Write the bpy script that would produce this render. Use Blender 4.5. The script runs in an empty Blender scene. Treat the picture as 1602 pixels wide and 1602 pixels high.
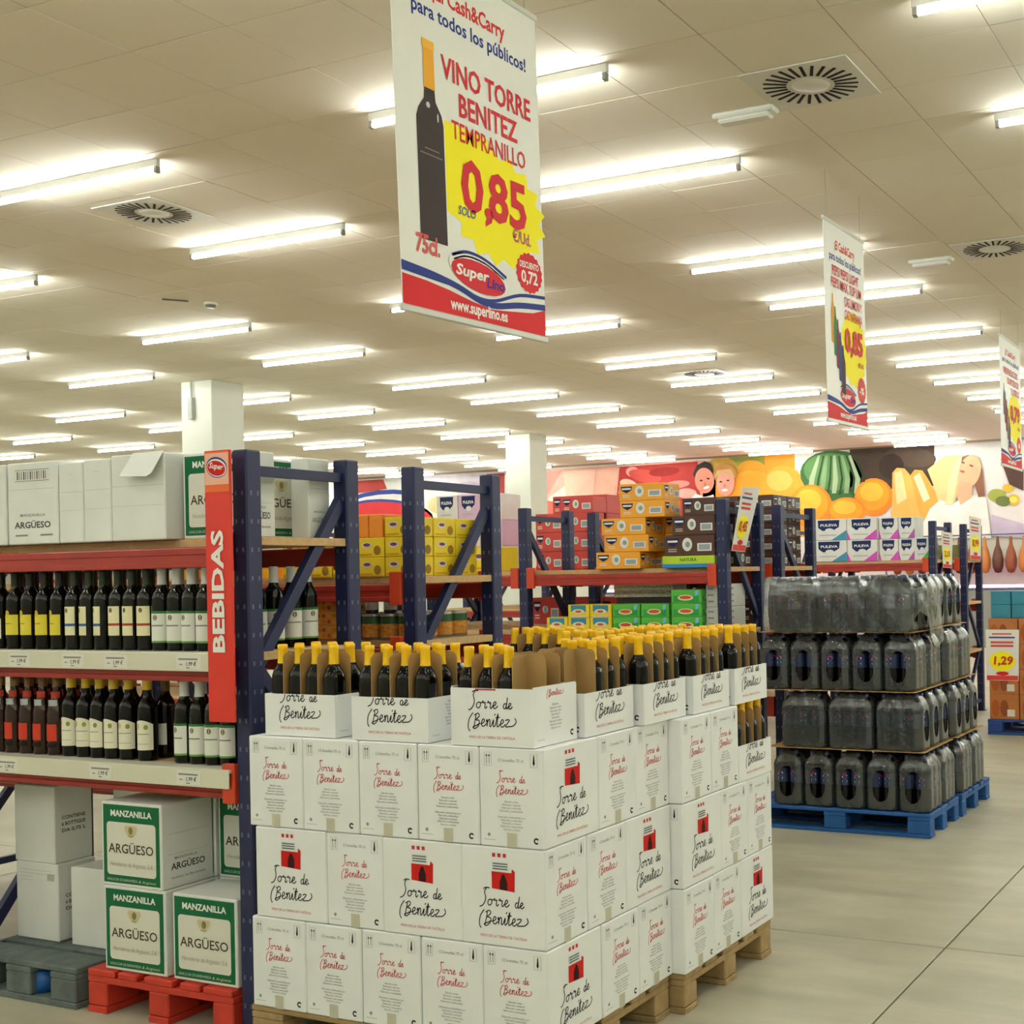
import bpy, math, random
from mathutils import Matrix, Vector
R = random.Random(7)
PI = math.pi
scene = bpy.context.scene
COL = scene.collection

# ---------------------------------------------------------------- camera
TH, ROLL, FPX, CXP, CYP, EYE = math.radians(23.9), math.radians(-1.08), 1940.0, 1201.0, 893.0, 1.6
FW = Vector((-math.sin(TH), math.cos(TH), 0)); RT0 = Vector((math.cos(TH), math.sin(TH), 0)); UP0 = Vector((0, 0, 1))
RT = RT0 * math.cos(ROLL) + UP0 * math.sin(ROLL); UP = -RT0 * math.sin(ROLL) + UP0 * math.cos(ROLL)
cd = bpy.data.cameras.new('camera'); cam = bpy.data.objects.new('camera', cd); COL.objects.link(cam)
M = Matrix((RT, UP, -FW)).transposed().to_4x4(); M.translation = (0, 0, EYE); cam.matrix_world = M
cd.sensor_fit = 'HORIZONTAL'; cd.sensor_width = 36; cd.lens = FPX / 1602 * 36
cd.shift_x = (801 - CXP) / 1602; cd.shift_y = (CYP - 801) / 1602; cd.clip_end = 200
scene.camera = cam

# ---------------------------------------------------------------- world, exposure
w = bpy.data.worlds.new('world'); scene.world = w; w.use_nodes = True
w.node_tree.nodes['Background'].inputs[0].default_value = (0.9, 0.95, 1, 1)
w.node_tree.nodes['Background'].inputs[1].default_value = 0.02
vs = scene.view_settings
vs.view_transform = 'Standard'; vs.look = 'None'; vs.gamma = 1; vs.use_curve_mapping = False; vs.exposure = 0.68
TUBE = 36.0
TUBE_COLOR = (0.945, 0.98, 0.94)
scene.cycles.use_adaptive_sampling = True; scene.cycles.adaptive_threshold = 0.03
scene.cycles.max_bounces = 7; scene.cycles.diffuse_bounces = 4; scene.cycles.glossy_bounces = 3; scene.cycles.transparent_max_bounces = 12
scene.cycles.caustics_reflective = False; scene.cycles.caustics_refractive = False
scene.cycles.sample_clamp_indirect = 6

CEIL = 4.22
# ---------------------------------------------------------------- helpers
def ray(x, y): return FW + RT * ((x - CXP) / FPX) + UP * ((CYP - y) / FPX)
def at_y(x, y, Y): r = ray(x, y); return Vector((0, 0, EYE)) + r * (Y / r.y)

def lin(c):
    if isinstance(c, str): c = tuple(int(c[i:i + 2], 16) / 255 for i in (0, 2, 4))
    return tuple(v / 12.92 if v <= 0.04045 else ((v + 0.055) / 1.055) ** 2.4 for v in c)
MATS = {}
def mat(name, col, rough=0.6, metal=0.0, var=0.06, scale=9.0, bump=0.0, spec=0.5, alpha=1.0, emit=None):
    if name in MATS: return MATS[name]
    m = bpy.data.materials.new(name); m.use_nodes = True; nt = m.node_tree; b = nt.nodes['Principled BSDF']
    c = lin(col); MATS[name] = m
    b.inputs['Roughness'].default_value = rough; b.inputs['Metallic'].default_value = metal
    b.inputs['Specular IOR Level'].default_value = spec
    b.inputs['Base Color'].default_value = (*c, 1); m.diffuse_color = (*c, 1)
    if emit: b.inputs['Emission Color'].default_value = (*lin(col), 1); b.inputs['Emission Strength'].default_value = emit
    if var or bump:
        tc = nt.nodes.new('ShaderNodeTexCoord'); n = nt.nodes.new('ShaderNodeTexNoise')
        n.inputs['Scale'].default_value = scale; n.inputs['Detail'].default_value = 4
        nt.links.new(tc.outputs['Object'], n.inputs['Vector'])
        if var:
            rp = nt.nodes.new('ShaderNodeValToRGB'); nt.links.new(n.outputs['Fac'], rp.inputs['Fac'])
            rp.color_ramp.elements[0].position = 0.3; rp.color_ramp.elements[1].position = 0.7
            rp.color_ramp.elements[0].color = (*[v * (1 - var) for v in c], 1)
            rp.color_ramp.elements[1].color = (*[min(1, v * (1 + var)) for v in c], 1)
            nt.links.new(rp.outputs['Color'], b.inputs['Base Color'])
        if bump:
            bp = nt.nodes.new('ShaderNodeBump'); bp.inputs['Strength'].default_value = bump; bp.inputs['Distance'].default_value = 0.004
            nt.links.new(n.outputs['Fac'], bp.inputs['Height']); nt.links.new(bp.outputs['Normal'], b.inputs['Normal'])
    return m

def ink(col, name=None): return mat(name or 'ink_' + col, col, 0.65, var=0, spec=0.2)

class MB:
    """collects faces with material slots; build() links ONE mesh"""
    def __init__(s): s.v, s.f, s.m, s.mats, s.sm = [], [], [], [], []
    def slot(s, m):
        if m not in s.mats: s.mats.append(m)
        return s.mats.index(m)
    def add(s, vs_, fs, m, smooth=False):
        o = len(s.v); s.v += [tuple(p) for p in vs_]; k = s.slot(m)
        for f in fs: s.f.append([i + o for i in f]); s.m.append(k); s.sm.append(smooth)
        return s
    def box(s, lo, hi, m, ch=0.0):
        x0, y0, z0 = lo; x1, y1, z1 = hi
        if ch <= 0:
            V = [(x0, y0, z0), (x1, y0, z0), (x1, y1, z0), (x0, y1, z0), (x0, y0, z1), (x1, y0, z1), (x1, y1, z1), (x0, y1, z1)]
            return s.add(V, [(0, 3, 2, 1), (4, 5, 6, 7), (0, 1, 5, 4), (1, 2, 6, 5), (2, 3, 7, 6), (3, 0, 4, 7)], m)
        c = ch; V = []; ix = {}
        for ax in range(3):
            for sx in (0, 1):
                for sy in (0, 1):
                    for sz in (0, 1):
                        p = [(x0, x1)[sx], (y0, y1)[sy], (z0, z1)[sz]]; q = [sx, sy, sz]
                        for a in range(3):
                            if a != ax: p[a] += c if q[a] == 0 else -c
                        ix[(ax, sx, sy, sz)] = len(V); V.append(tuple(p))
        F = []
        def orient(f, n):
            a, b_, d = [Vector(V[i]) for i in f[:3]]
            return f if (b_ - a).cross(d - a).dot(n) > 0 else f[::-1]
        for ax in range(3):
            o1, o2 = [a for a in range(3) if a != ax]
            for sd in (0, 1):
                q = []
                for (u, w_) in ((0, 0), (1, 0), (1, 1), (0, 1)):
                    k = [0, 0, 0]; k[ax] = sd; k[o1] = u; k[o2] = w_; q.append(ix[(ax, *k)])
                n = Vector((0, 0, 0)); n[ax] = 1 if sd else -1; F.append(orient(q, n))
        for ax in range(3):
            o1, o2 = [a for a in range(3) if a != ax]
            for u in (0, 1):
                for w_ in (0, 1):
                    ka = [0, 0, 0]; ka[o1] = u; ka[o2] = w_; kb = list(ka); kb[ax] = 1
                    q = [ix[(o1, *ka)], ix[(o1, *kb)], ix[(o2, *kb)], ix[(o2, *ka)]]
                    n = Vector((0, 0, 0)); n[o1] = 1 if u else -1; n[o2] = 1 if w_ else -1; F.append(orient(q, n))
        for sx in (0, 1):
            for sy in (0, 1):
                for sz in (0, 1):
                    q = [ix[(a, sx, sy, sz)] for a in range(3)]
                    F.append(orient(q, Vector((sx * 2 - 1, sy * 2 - 1, sz * 2 - 1))))
        return s.add(V, F, m)
    def lathe(s, prof, m, n=14, a0=0.0, a1=2 * PI, c=(0, 0, 0), smooth=True):
        full = abs(a1 - a0 - 2 * PI) < 1e-6; k = n if full else n + 1; V = []; F = []
        for (r, z) in prof:
            for i in range(k):
                a = a0 + (a1 - a0) * i / n; V.append((c[0] + r * math.cos(a), c[1] + r * math.sin(a), c[2] + z))
        for j in range(len(prof) - 1):
            for i in range(n):
                i2 = (i + 1) % k if full else i + 1
                F.append((j * k + i, j * k + i2, (j + 1) * k + i2, (j + 1) * k + i))
        return s.add(V, F, m, smooth)
    def tube(s, a, b, r, m, n=8, caps=True):
        a, b = Vector(a), Vector(b); d = (b - a).normalized(); u = d.orthogonal().normalized(); w_ = d.cross(u); V = []
        for p in (a, b):
            for i in range(n):
                t = 2 * PI * i / n; V.append(p + u * r * math.cos(t) + w_ * r * math.sin(t))
        F = [(i, (i + 1) % n, n + (i + 1) % n, n + i) for i in range(n)]
        if caps: F += [tuple(range(n))[::-1], tuple(range(n, 2 * n))]
        return s.add(V, F, m)
    def bar(s, a, b, wx, wy, m, upv=(1, 0, 0)):
        """rectangular bar from a to b, wx along upv"""
        a, b = Vector(a), Vector(b); d = (b - a).normalized(); u = Vector(upv); u = (u - d * u.dot(d)).normalized(); v = d.cross(u); V = []
        for p in (a, b):
            for (i, j) in ((-1, -1), (1, -1), (1, 1), (-1, 1)): V.append(p + u * wx / 2 * i + v * wy / 2 * j)
        return s.add(V, [(3, 2, 1, 0), (4, 5, 6, 7), (0, 1, 5, 4), (1, 2, 6, 5), (2, 3, 7, 6), (3, 0, 4, 7)], m)
    def mesh(s, name):
        me = bpy.data.meshes.new(name); me.from_pydata(s.v, [], s.f)
        for m in s.mats: me.materials.append(m)
        me.polygons.foreach_set('material_index', s.m); me.polygons.foreach_set('use_smooth', s.sm); me.update()
        return me
    def build(s, name, parent=None, loc=(0, 0, 0), rot=(0, 0, 0)): return obj(name, s.mesh(name), parent, loc, rot)

def obj(name, me, parent=None, loc=(0, 0, 0), rot=(0, 0, 0)):
    o = bpy.data.objects.new(name, me); COL.objects.link(o); o.location = loc; o.rotation_euler = rot
    if parent: o.parent = parent
    return o
def tag(o, label=None, cat=None, group=None, kind=None):
    if label: o['label'] = label
    if cat: o['category'] = cat
    if group: o['group'] = group
    if kind: o['kind'] = kind
    return o
def thing(name, label, cat, loc=(0, 0, 0), rotz=0.0, group=None):
    return tag(obj(name, None, None, loc, (0, 0, rotz)), label, cat, group)
def part(name, m, parent, lo, hi, ch=0.0, label=None):
    o = MB().box(lo, hi, m, ch).build(name, parent)
    if label: o['label'] = label
    return o
_boxes = {}
def box_mesh(key, size, m, ch=0.003):
    k = (key, tuple(round(v, 4) for v in size))
    if k not in _boxes: _boxes[k] = MB().box((-size[0] / 2, -size[1] / 2, 0), (size[0] / 2, size[1] / 2, size[2]), m, ch).mesh(key)
    return _boxes[k]

class Flat:
    """print laid on a plane: u to the right, v up, origin given, lifted off by layers"""
    def __init__(s, mb, o=(0, 0, 0), u=(1, 0, 0), v=(0, 0, 1), lift=0.0008):
        s.mb, s.o, s.u, s.v = mb, Vector(o), Vector(u), Vector(v); s.n = s.u.cross(s.v); s.lift = lift; s.k = 1
    def P(s, x, y): return s.o + s.u * x + s.v * y + s.n * (s.lift * s.k)
    def layer(s, k): s.k = k; return s
    def poly(s, pts, m): s.mb.add([s.P(*p) for p in pts], [tuple(range(len(pts)))], m); return s
    def rect(s, x0, y0, x1, y1, m): return s.poly([(x0, y0), (x1, y0), (x1, y1), (x0, y1)], m)
    def rrect(s, x0, y0, x1, y1, r, m, n=4):
        pts = []
        for cx, cy, a in ((x1 - r, y0 + r, -PI / 2), (x1 - r, y1 - r, 0), (x0 + r, y1 - r, PI / 2), (x0 + r, y0 + r, PI)):
            for i in range(n + 1): t = a + PI / 2 * i / n; pts.append((cx + r * math.cos(t), cy + r * math.sin(t)))
        return s.poly(pts, m)
    def ell(s, cx, cy, rx, ry, m, n=20, rot=0.0, a0=0.0, a1=2 * PI):
        pts = []
        for i in range(n if a1 - a0 > 6.28 else n + 1):
            t = a0 + (a1 - a0) * i / n; x, y = rx * math.cos(t), ry * math.sin(t)
            pts.append((cx + x * math.cos(rot) - y * math.sin(rot), cy + x * math.sin(rot) + y * math.cos(rot)))
        return s.poly(pts, m)
    def ribbon(s, pts, w_, m):
        """a stroke of width w_ through pts"""
        if getattr(s, 'ymax', None) is not None:
            cut = [p for p in pts if p[1] <= s.ymax]
            if len(cut) < 2: return s
            pts = cut
        n = len(pts); V = []
        for i, (x, y) in enumerate(pts):
            a = pts[max(0, i - 1)]; b = pts[min(n - 1, i + 1)]; dx, dy = b[0] - a[0], b[1] - a[1]; L = math.hypot(dx, dy) or 1
            ww = w_(i / (n - 1)) if callable(w_) else w_
            V += [s.P(x - dy / L * ww / 2, y + dx / L * ww / 2), s.P(x + dy / L * ww / 2, y - dx / L * ww / 2)]
        s.mb.add(V, [(2 * i, 2 * i + 1, 2 * i + 3, 2 * i + 2) for i in range(n - 1)], m); return s
    def text(s, t, x, y, size, m, bold=0.0, shear=0.0, align='CENTER', sx=1.0, rot=0.0, width=None):
        V, F, wd = text_geo(t, bold, shear, align)
        if width: sx = width / (wd * size) if wd else 1
        c, sn = math.cos(rot), math.sin(rot)
        s.mb.add([s.P(x + (a * sx * c - b * sn) * size, y + (a * sx * sn + b * c) * size) for a, b in V], F, m); return s

_txt = {}
def text_geo(t, bold, shear, align):
    k = (t, bold, shear, align)
    if k not in _txt:
        cu = bpy.data.curves.new('t', 'FONT'); cu.body = t; cu.size = 1; cu.align_x = align; cu.offset = bold; cu.shear = shear
        cu.resolution_u = 2; cu.fill_mode = 'FRONT'
        o = bpy.data.objects.new('t', cu); COL.objects.link(o); dg = bpy.context.evaluated_depsgraph_get()
        me = bpy.data.meshes.new_from_object(o.evaluated_get(dg))
        V = [(v.co.x, v.co.y) for v in me.vertices]; F = [tuple(p.vertices) for p in me.polygons]
        xs = [v[0] for v in V] or [0]
        bpy.data.objects.remove(o); bpy.data.curves.remove(cu); bpy.data.meshes.remove(me)
        # face the reader
        G = []
        for f in F:
            a, b, c = [V[i] for i in f[:3]]
            G.append(f if (b[0] - a[0]) * (c[1] - a[1]) - (b[1] - a[1]) * (c[0] - a[0]) > 0 else f[::-1])
        _txt[k] = (V, G, max(xs) - min(xs))
    return _txt[k]

def spline(pts, n=5):
    P = [pts[0]] + list(pts) + [pts[-1]]; out = []
    for i in range(1, len(P) - 2):
        for k in range(n):
            t = k / n
            out.append(tuple(0.5 * ((2 * P[i][a]) + (-P[i - 1][a] + P[i + 1][a]) * t + (2 * P[i - 1][a] - 5 * P[i][a] + 4 * P[i + 1][a] - P[i + 2][a]) * t * t + (-P[i - 1][a] + 3 * P[i][a] - 3 * P[i + 1][a] + P[i + 2][a]) * t ** 3) for a in (0, 1)))
    return out + [tuple(pts[-1])]

ORD = ['first', 'second', 'third', 'fourth', 'fifth', 'sixth', 'seventh', 'eighth', 'ninth', 'tenth', 'eleventh', 'twelfth', 'thirteenth', 'fourteenth', 'fifteenth', 'sixteenth', 'seventeenth', 'eighteenth', 'nineteenth', 'twentieth']

# ---------------------------------------------------------------- materials
CARTON = mat('white_carton', 'f2f5f3', 0.62, var=0.03, scale=6, bump=0.05)
CARTON2 = mat('white_carton_old', 'e6e9e2', 0.65, var=0.05, scale=5, bump=0.05)
KRAFT = mat('kraft_cardboard', 'b08c56', 0.8, var=0.07, scale=14)
KRAFT_D = mat('kraft_divider', 'a58450', 0.85, var=0.08, scale=10)
NAVY = mat('navy_paint', '131d48', 0.5, var=0.12, scale=20)
STEEL_SLOT_LIGHT = mat('steel_and_slot_light', '5d6680', 0.5, 0.2, var=0)
RED_BEAM = mat('red_beam_paint', '9e2a1c', 0.4, var=0.1, scale=15)
ORANGE_PLATE = mat('orange_connector', 'c8401e', 0.45, var=0.1)
CHIP = mat('chipboard', 'c9a877', 0.85, var=0.1, scale=40)
STRIP = mat('price_strip', 'dcdcc4', 0.5, var=0.02)
GLASS_DK = mat('dark_glass', '070807', 0.06, var=0, spec=0.3)
GLASS_BR = mat('dark_brown_glass', '140b07', 0.06, var=0, spec=0.3)
YELLOW_CAP = mat('yellow_capsule', 'ffc80e', 0.4, var=0.04)
BLACK = ink('1c1c1c'); DKGREY = ink('4a4a48'); GREYINK = ink('8c8c84'); LTGREY = ink('b9b9ae'); REDINK = ink('c43a40'); REDPALE = ink('d88f8c')
REDLOGO = ink('c81f1a'); WHITEINK = ink('f2f2ea'); YELLOWINK = ink('fdf01a'); NAVYINK = ink('2a3a86'); GREENINK = ink('17683f')
WOOD = mat('pallet_wood', 'a48a5e', 0.85, var=0.18, scale=18, bump=0.3)
WOOD_GR = mat('grey_weathered_wood', '5f6a66', 0.85, var=0.25, scale=14, bump=0.3)
WOOD_RED = mat('red_painted_wood', 'c23420', 0.6, var=0.14, scale=14, bump=0.2)
WOOD_BLUE = mat('blue_painted_wood', '175496', 0.6, var=0.14, scale=14, bump=0.2)
WHITE_METAL = mat('white_enamel', 'e8e8e0', 0.45, var=0)
DARK = mat('dark_gap', '141414', 0.9, var=0)

# ================================================================ THE SETTING
def concrete():
    m = bpy.data.materials.new('concrete'); m.use_nodes = True; nt = m.node_tree; b = nt.nodes['Principled BSDF']
    tc = nt.nodes.new('ShaderNodeTexCoord'); gm = nt.nodes.new('ShaderNodeNewGeometry')
    n1 = nt.nodes.new('ShaderNodeTexNoise'); n1.inputs['Scale'].default_value = 0.9; n1.inputs['Detail'].default_value = 8; n1.inputs['Roughness'].default_value = 0.62
    mp = nt.nodes.new('ShaderNodeMapping'); mp.inputs['Scale'].default_value = (0.6, 3.0, 1); n2 = nt.nodes.new('ShaderNodeTexNoise')
    n2.inputs['Scale'].default_value = 2.2; n2.inputs['Detail'].default_value = 6
    nt.links.new(gm.outputs['Position'], n1.inputs['Vector']); nt.links.new(gm.outputs['Position'], mp.inputs['Vector']); nt.links.new(mp.outputs['Vector'], n2.inputs['Vector'])
    r1 = nt.nodes.new('ShaderNodeValToRGB'); r1.color_ramp.elements[0].position = 0.32; r1.color_ramp.elements[1].position = 0.68
    r1.color_ramp.elements[0].color = (*lin('a5a089'), 1); r1.color_ramp.elements[1].color = (*lin('c4c0aa'), 1)
    r2 = nt.nodes.new('ShaderNodeValToRGB'); r2.color_ramp.elements[0].position = 0.3; r2.color_ramp.elements[1].position = 0.7
    r2.color_ramp.elements[0].color = (0.7, 0.7, 0.68, 1); r2.color_ramp.elements[1].color = (1.12, 1.12, 1.1, 1)
    mx = nt.nodes.new('ShaderNodeMixRGB'); mx.blend_type = 'MULTIPLY'; mx.inputs[0].default_value = 0.6
    nt.links.new(n1.outputs['Fac'], r1.inputs[0]); nt.links.new(n2.outputs['Fac'], r2.inputs[0])
    nt.links.new(r1.outputs[0], mx.inputs[1]); nt.links.new(r2.outputs[0], mx.inputs[2]); nt.links.new(mx.outputs[0], b.inputs['Base Color'])
    rr = nt.nodes.new('ShaderNodeMapRange'); rr.inputs[3].default_value = 0.38; rr.inputs[4].default_value = 0.62
    nt.links.new(n2.outputs['Fac'], rr.inputs[0]); nt.links.new(rr.outputs[0], b.inputs['Roughness'])
    return m
CONC = concrete()
FX0, FX1, FY0, FY1 = -34.0, 12.0, -7.0, 25.7
floor = tag(MB().box((FX0, FY0, -0.2), (FX1, FY1, -0.012), mat('joint_filler', '4c4a40', 0.9)).build('floor'), 'grey beige concrete shop floor cut into slabs', None, None, 'structure')
gx = [FX0] + [-1.46 + 5.2 * k for k in range(-6, 3)] + [FX1]; gy = [FY0] + [5.06 + 5.0 * k for k in range(-2, 5)] + [FY1]
for i in range(len(gx) - 1):
    for j in range(len(gy) - 1):
        g = 0.004; MB().box((gx[i] + g, gy[j] + g, -0.03), (gx[i + 1] - g, gy[j + 1] - g, 0), CONC, 0.003).build('slab', floor)

PLASTER = mat('wall_plaster', 'd8d6c6', 0.8, var=0.03, scale=2)
tag(MB().box((FX0, 25.7, 0), (FX1, 25.9, 4.3), PLASTER).build('wall_back'), 'long white back wall carrying the printed food mural', None, None, 'structure')
tag(MB().box((FX0 - 0.2, FY0, 0), (FX0, 25.9, 4.3), PLASTER).build('wall_left'), 'plain white side wall', None, None, 'structure')
tag(MB().box((FX1, FY0, 0), (FX1 + 0.2, 25.9, 4.3), PLASTER).build('wall_right'), 'plain white wall past the aisle', None, None, 'structure')
tag(MB().box((FX0, FY0 - 0.2, 0), (FX1, FY0, 4.3), PLASTER).build('wall_front'), 'plain white wall behind the viewer', None, None, 'structure')

# ceiling: backing board and tiles
TILE = mat('ceiling_tile_board', 'ece4d2', 0.85, var=0.015, scale=1.3)
TPX, TPY, TX0, TY0 = 0.65, 0.535, -3.36, 5.41
ceiling = tag(MB().box((FX0, FY0, CEIL + 0.006), (FX1, FY1, CEIL + 0.1), mat('ceiling_grid_shadow', 'a8a08a', 0.9, var=0)).build('ceiling'), 'low suspended ceiling of pale beige tiles', None, None, 'structure')
tile_me = MB().box((-TPX / 2 + 0.0018, -TPY / 2 + 0.0018, 0), (TPX / 2 - 0.0018, TPY / 2 - 0.0018, 0.006), TILE, 0.002).mesh('ceiling_tile')
def project(p):
    v = Vector(p) - Vector((0, 0, EYE)); d = v.dot(FW)
    return (CXP + FPX * v.dot(RT) / d, CYP - FPX * v.dot(UP) / d, d) if d > 0.2 else (-9e9, -9e9, d)
tiles = []
for i in range(int((FX0 - TX0) / TPX) + 1, int((FX1 - TX0) / TPX)):
    for j in range(int((FY0 - TY0) / TPY) + 1, int((FY1 - TY0) / TPY)):
        c = (TX0 + (i + 0.5) * TPX, TY0 + (j + 0.5) * TPY)
        x, y, d = project((c[0], c[1], CEIL)); vis = -60 < x < 1660 and -60 < y < 1700
        tiles.append((0 if vis else 1, d if vis else 0, c))
tiles.sort()
far = MB()
for k, (nv, d, c) in enumerate(tiles):
    if k < 290 and not nv: obj('ceiling_tile', tile_me, ceiling, (c[0], c[1], CEIL + R.uniform(-0.0015, 0.001)))
    else:
        hx, hy = TPX / 2 - 0.0018, TPY / 2 - 0.0018
        far.add([(c[0] - hx, c[1] - hy, CEIL), (c[0] - hx, c[1] + hy, CEIL), (c[0] + hx, c[1] + hy, CEIL), (c[0] + hx, c[1] - hy, CEIL)], [(0, 1, 2, 3)], TILE)
tag(far.build('ceiling_tile_field', ceiling), None, None, None, 'stuff')

# columns
COLM = mat('column_paint', 'd9dccf', 0.6, var=0.02, scale=3)
c1 = tag(MB().box((-13.62, 11.8, 0), (-13.07, 12.33, CEIL), COLM, 0.01).build('column'), 'square white column nearer the wine rack with a conduit box', None, None, 'structure')
MB().box((-13.44, 11.74, 3.72), (-13.36, 11.8, 4.0), mat('grey_plastic', 'a9aca4', 0.5), 0.006).build('junction_box', c1)
MB().tube((-13.40, 11.77, 4.0), (-13.40, 11.77, CEIL), 0.012, MATS['grey_plastic']).build('conduit', c1)
c2 = tag(MB().box((-13.82, 19.2, 0), (-13.27, 19.75, CEIL), COLM, 0.01).build('column'), 'square white column standing farther back near the mural', None, None, 'structure')

# ---------------------------------------------------------------- fluorescent lights
TUBEM = bpy.data.materials.new('lit_tube'); TUBEM.use_nodes = True
_b = TUBEM.node_tree.nodes['Principled BSDF']; _b.inputs['Base Color'].default_value = (0.9, 0.9, 0.85, 1)
_b.inputs['Emission Color'].default_value = (*TUBE_COLOR, 1); _b.inputs['Emission Strength'].default_value = TUBE
bat_me = MB().box((-0.78, -0.013, -0.05), (0.78, 0.013, 0), mat('batten_grey', 'd4d4cc', 0.5, var=0), 0.004).mesh('batten')
tube_me = MB().tube((-0.75, 0, -0.069), (0.75, 0, -0.069), 0.0165, TUBEM, 6, False).mesh('tube')
hold_me = MB().box((-0.012, -0.016, -0.088), (0.012, 0.016, -0.05), mat('lamp_holder', '8d8d86', 0.5), 0.002).mesh('lamp_holder')
LXS = [8.7, 5.5, 2.3, -0.88, -4.06, -7.28, -10.63, -13.98, -17.3, -20.75, -24.1, -27.5]
LYS = [-4.7, -2.5, -0.8, 1.5, 3.2, 5.5, 7.1, 9.4, 11.05, 13.3, 15.0, 16.7, 18.5, 20.25, 22.0, 23.5, 24.8]
for j, y in enumerate(LYS):
    for i, x in enumerate(LXS):
        rw = f'{ORD[j - 5]} row back' if j >= 5 else f'{ORD[4 - j]} row behind the viewer'
        cl = f'{ORD[i - 3]} column counted from the right' if i >= 3 else f'{ORD[2 - i]} column beyond the right edge'
        t = thing('ceiling_light', f'lit fluorescent ceiling tube, {rw}, {cl}', 'ceiling light', (x, y, CEIL - 0.001), 0, 'fluorescent ceiling lights')
        obj('batten', bat_me, t); obj('tube', tube_me, t)
        obj('lamp_holder', hold_me, t, (-0.762, 0, 0)); obj('lamp_holder', hold_me, t, (0.762, 0, 0))

# ---------------------------------------------------------------- ceiling vents, emergency lights, detector
VENT = mat('vent_plate', 'dcdad0', 0.5, var=0)
plate_me = MB().box((-0.29, -0.27, -0.008), (0.29, 0.27, 0), VENT, 0.002).mesh('vent_plate')
slot_me = MB().box((0.125, -0.0085, -0.0105), (0.245, 0.0085, -0.0075), DARK).mesh('slot')
disc_me = MB().lathe([(0, -0.014), (0.08, -0.014), (0.1, -0.008)], VENT, 20).mesh('centre_disc')
for (x, y, s, lb) in ((-7.48, 6.28, 1, 'swirl air vent in the ceiling beside the bare tube above the wine rack'), (-2.45, 6.22, 1.05, 'large swirl air vent in the ceiling to the right of the big wine banner'),
                      (-2.38, 10.1, 1.05, 'swirl air vent in the ceiling to the right of the second hanging banner'), (-7.35, 14.65, 1.1, 'distant swirl air vent seen edge-on in the ceiling between tube lights')):
    t = thing('ceiling_vent', lb, 'air vent', (x, y, CEIL - 0.002), 0, 'swirl ceiling vents'); t.scale = (s, s, 1)
    obj('vent_plate', plate_me, t); obj('centre_disc', disc_me, t)
    for k in range(26): obj('slot', slot_me, t, (0, 0, 0), (0, 0, 2 * PI * k / 26 + 0.05))
CLEAR = mat('clear_lens', 'e6e8e0', 0.2, var=0)
for (x, y, lb) in ((-2.93, 6.42, 'white emergency light bulkhead next to the largest ceiling vent'), (-2.95, 10.2, 'small white emergency light next to the farther ceiling vent on the right')):
    t = thing('emergency_light', lb, 'emergency light', (x, y, CEIL - 0.002), 0, 'emergency lights')
    MB().box((-0.19, -0.055, -0.03), (0.19, 0.055, 0), WHITE_METAL, 0.01).build('base', t)
    MB().box((-0.16, -0.045, -0.06), (0.16, 0.045, -0.03), CLEAR, 0.012).build('lens', t)
t = thing('smoke_detector', 'small round smoke detector on the ceiling above the column', 'smoke detector', (-9.47, 8.56, CEIL - 0.002))
MB().lathe([(0.0, -0.05), (0.035, -0.05), (0.05, -0.02), (0.06, -0.02), (0.06, 0)], WHITE_METAL, 16).build('housing', t)
MB().lathe([(0.036, -0.049), (0.05, -0.021)], mat('grille_grey', '77776f', 0.6), 16).build('grille', t).scale = (1.02, 1.02, 1)
tag(MB().box((-0.11, -0.012, -0.012), (0.11, 0.012, 0), mat('slot_diffuser', '6c6a5e', 0.6), 0.003).build('slot_diffuser', None, (-9.64, 8.31, CEIL - 0.002), (0, 0, 0.9)), 'thin dark slot diffuser in the ceiling beside the smoke detector', 'air vent')

# ---------------------------------------------------------------- mural on the back wall
WALLY = 25.69
mural = thing('food_mural', 'long printed food mural along the top of the back wall', 'mural', (0, WALLY, 0))
def mural_part(name, shapes, k, label=None):
    """shapes: list of (pixel outline, colour); outlines read on the wall plane"""
    mb = MB()
    for i, (pts, col) in enumerate(shapes):
        P = [at_y(x, y, WALLY) for x, y in pts]; P = [Vector((p.x, -0.012 * k - 0.0015 * i, p.z)) for p in P]
        nrm = sum(((P[j].x * P[(j + 1) % len(P)].z - P[(j + 1) % len(P)].x * P[j].z) for j in range(len(P))), 0)
        if nrm < 0: P = P[::-1]
        mb.add(P, [tuple(range(len(P)))], mat('mural_' + col, col, 0.6, var=0.1, scale=2.5, spec=0.2))
    o = mb.build(name, mural)
    if label: o['label'] = label
    return o
def E_(cx, cy, rx, ry, rot=0, n=22):
    return [(cx + rx * math.cos(2 * PI * i / n) * math.cos(rot) - ry * math.sin(2 * PI * i / n) * math.sin(rot), cy + rx * math.cos(2 * PI * i / n) * math.sin(rot) + ry * math.sin(2 * PI * i / n) * math.cos(rot)) for i in range(n)]
TOPL, BOT = -18.9, 2.25
base = MB(); base.box((-24.5, -0.008, BOT), (-3.5, 0.006, 4.19), mat('mural_paper', 'e4e0d8', 0.6, var=0.02)); base.build('backing', mural)
mural_part('store_logo', [(E_(606, 800, 82, 34, -0.05), '3a4690'), (E_(606, 806, 82, 33, -0.05), 'e9e6de'), (E_(605, 808, 74, 27, 0.05), '3a4690'), (E_(604, 812, 74, 27, 0.05), 'cf3a3e')], 1, 'red oval store logo with navy swoosh')
lg = MB(); fl = Flat(lg, (0, -0.03, 0)); p = at_y(560, 832, WALLY); fl.text('Super', p.x, p.z - 0.1, 0.75, WHITEINK, 0.03, 0.2, 'LEFT'); lg.build('lettering', mural)
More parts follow.
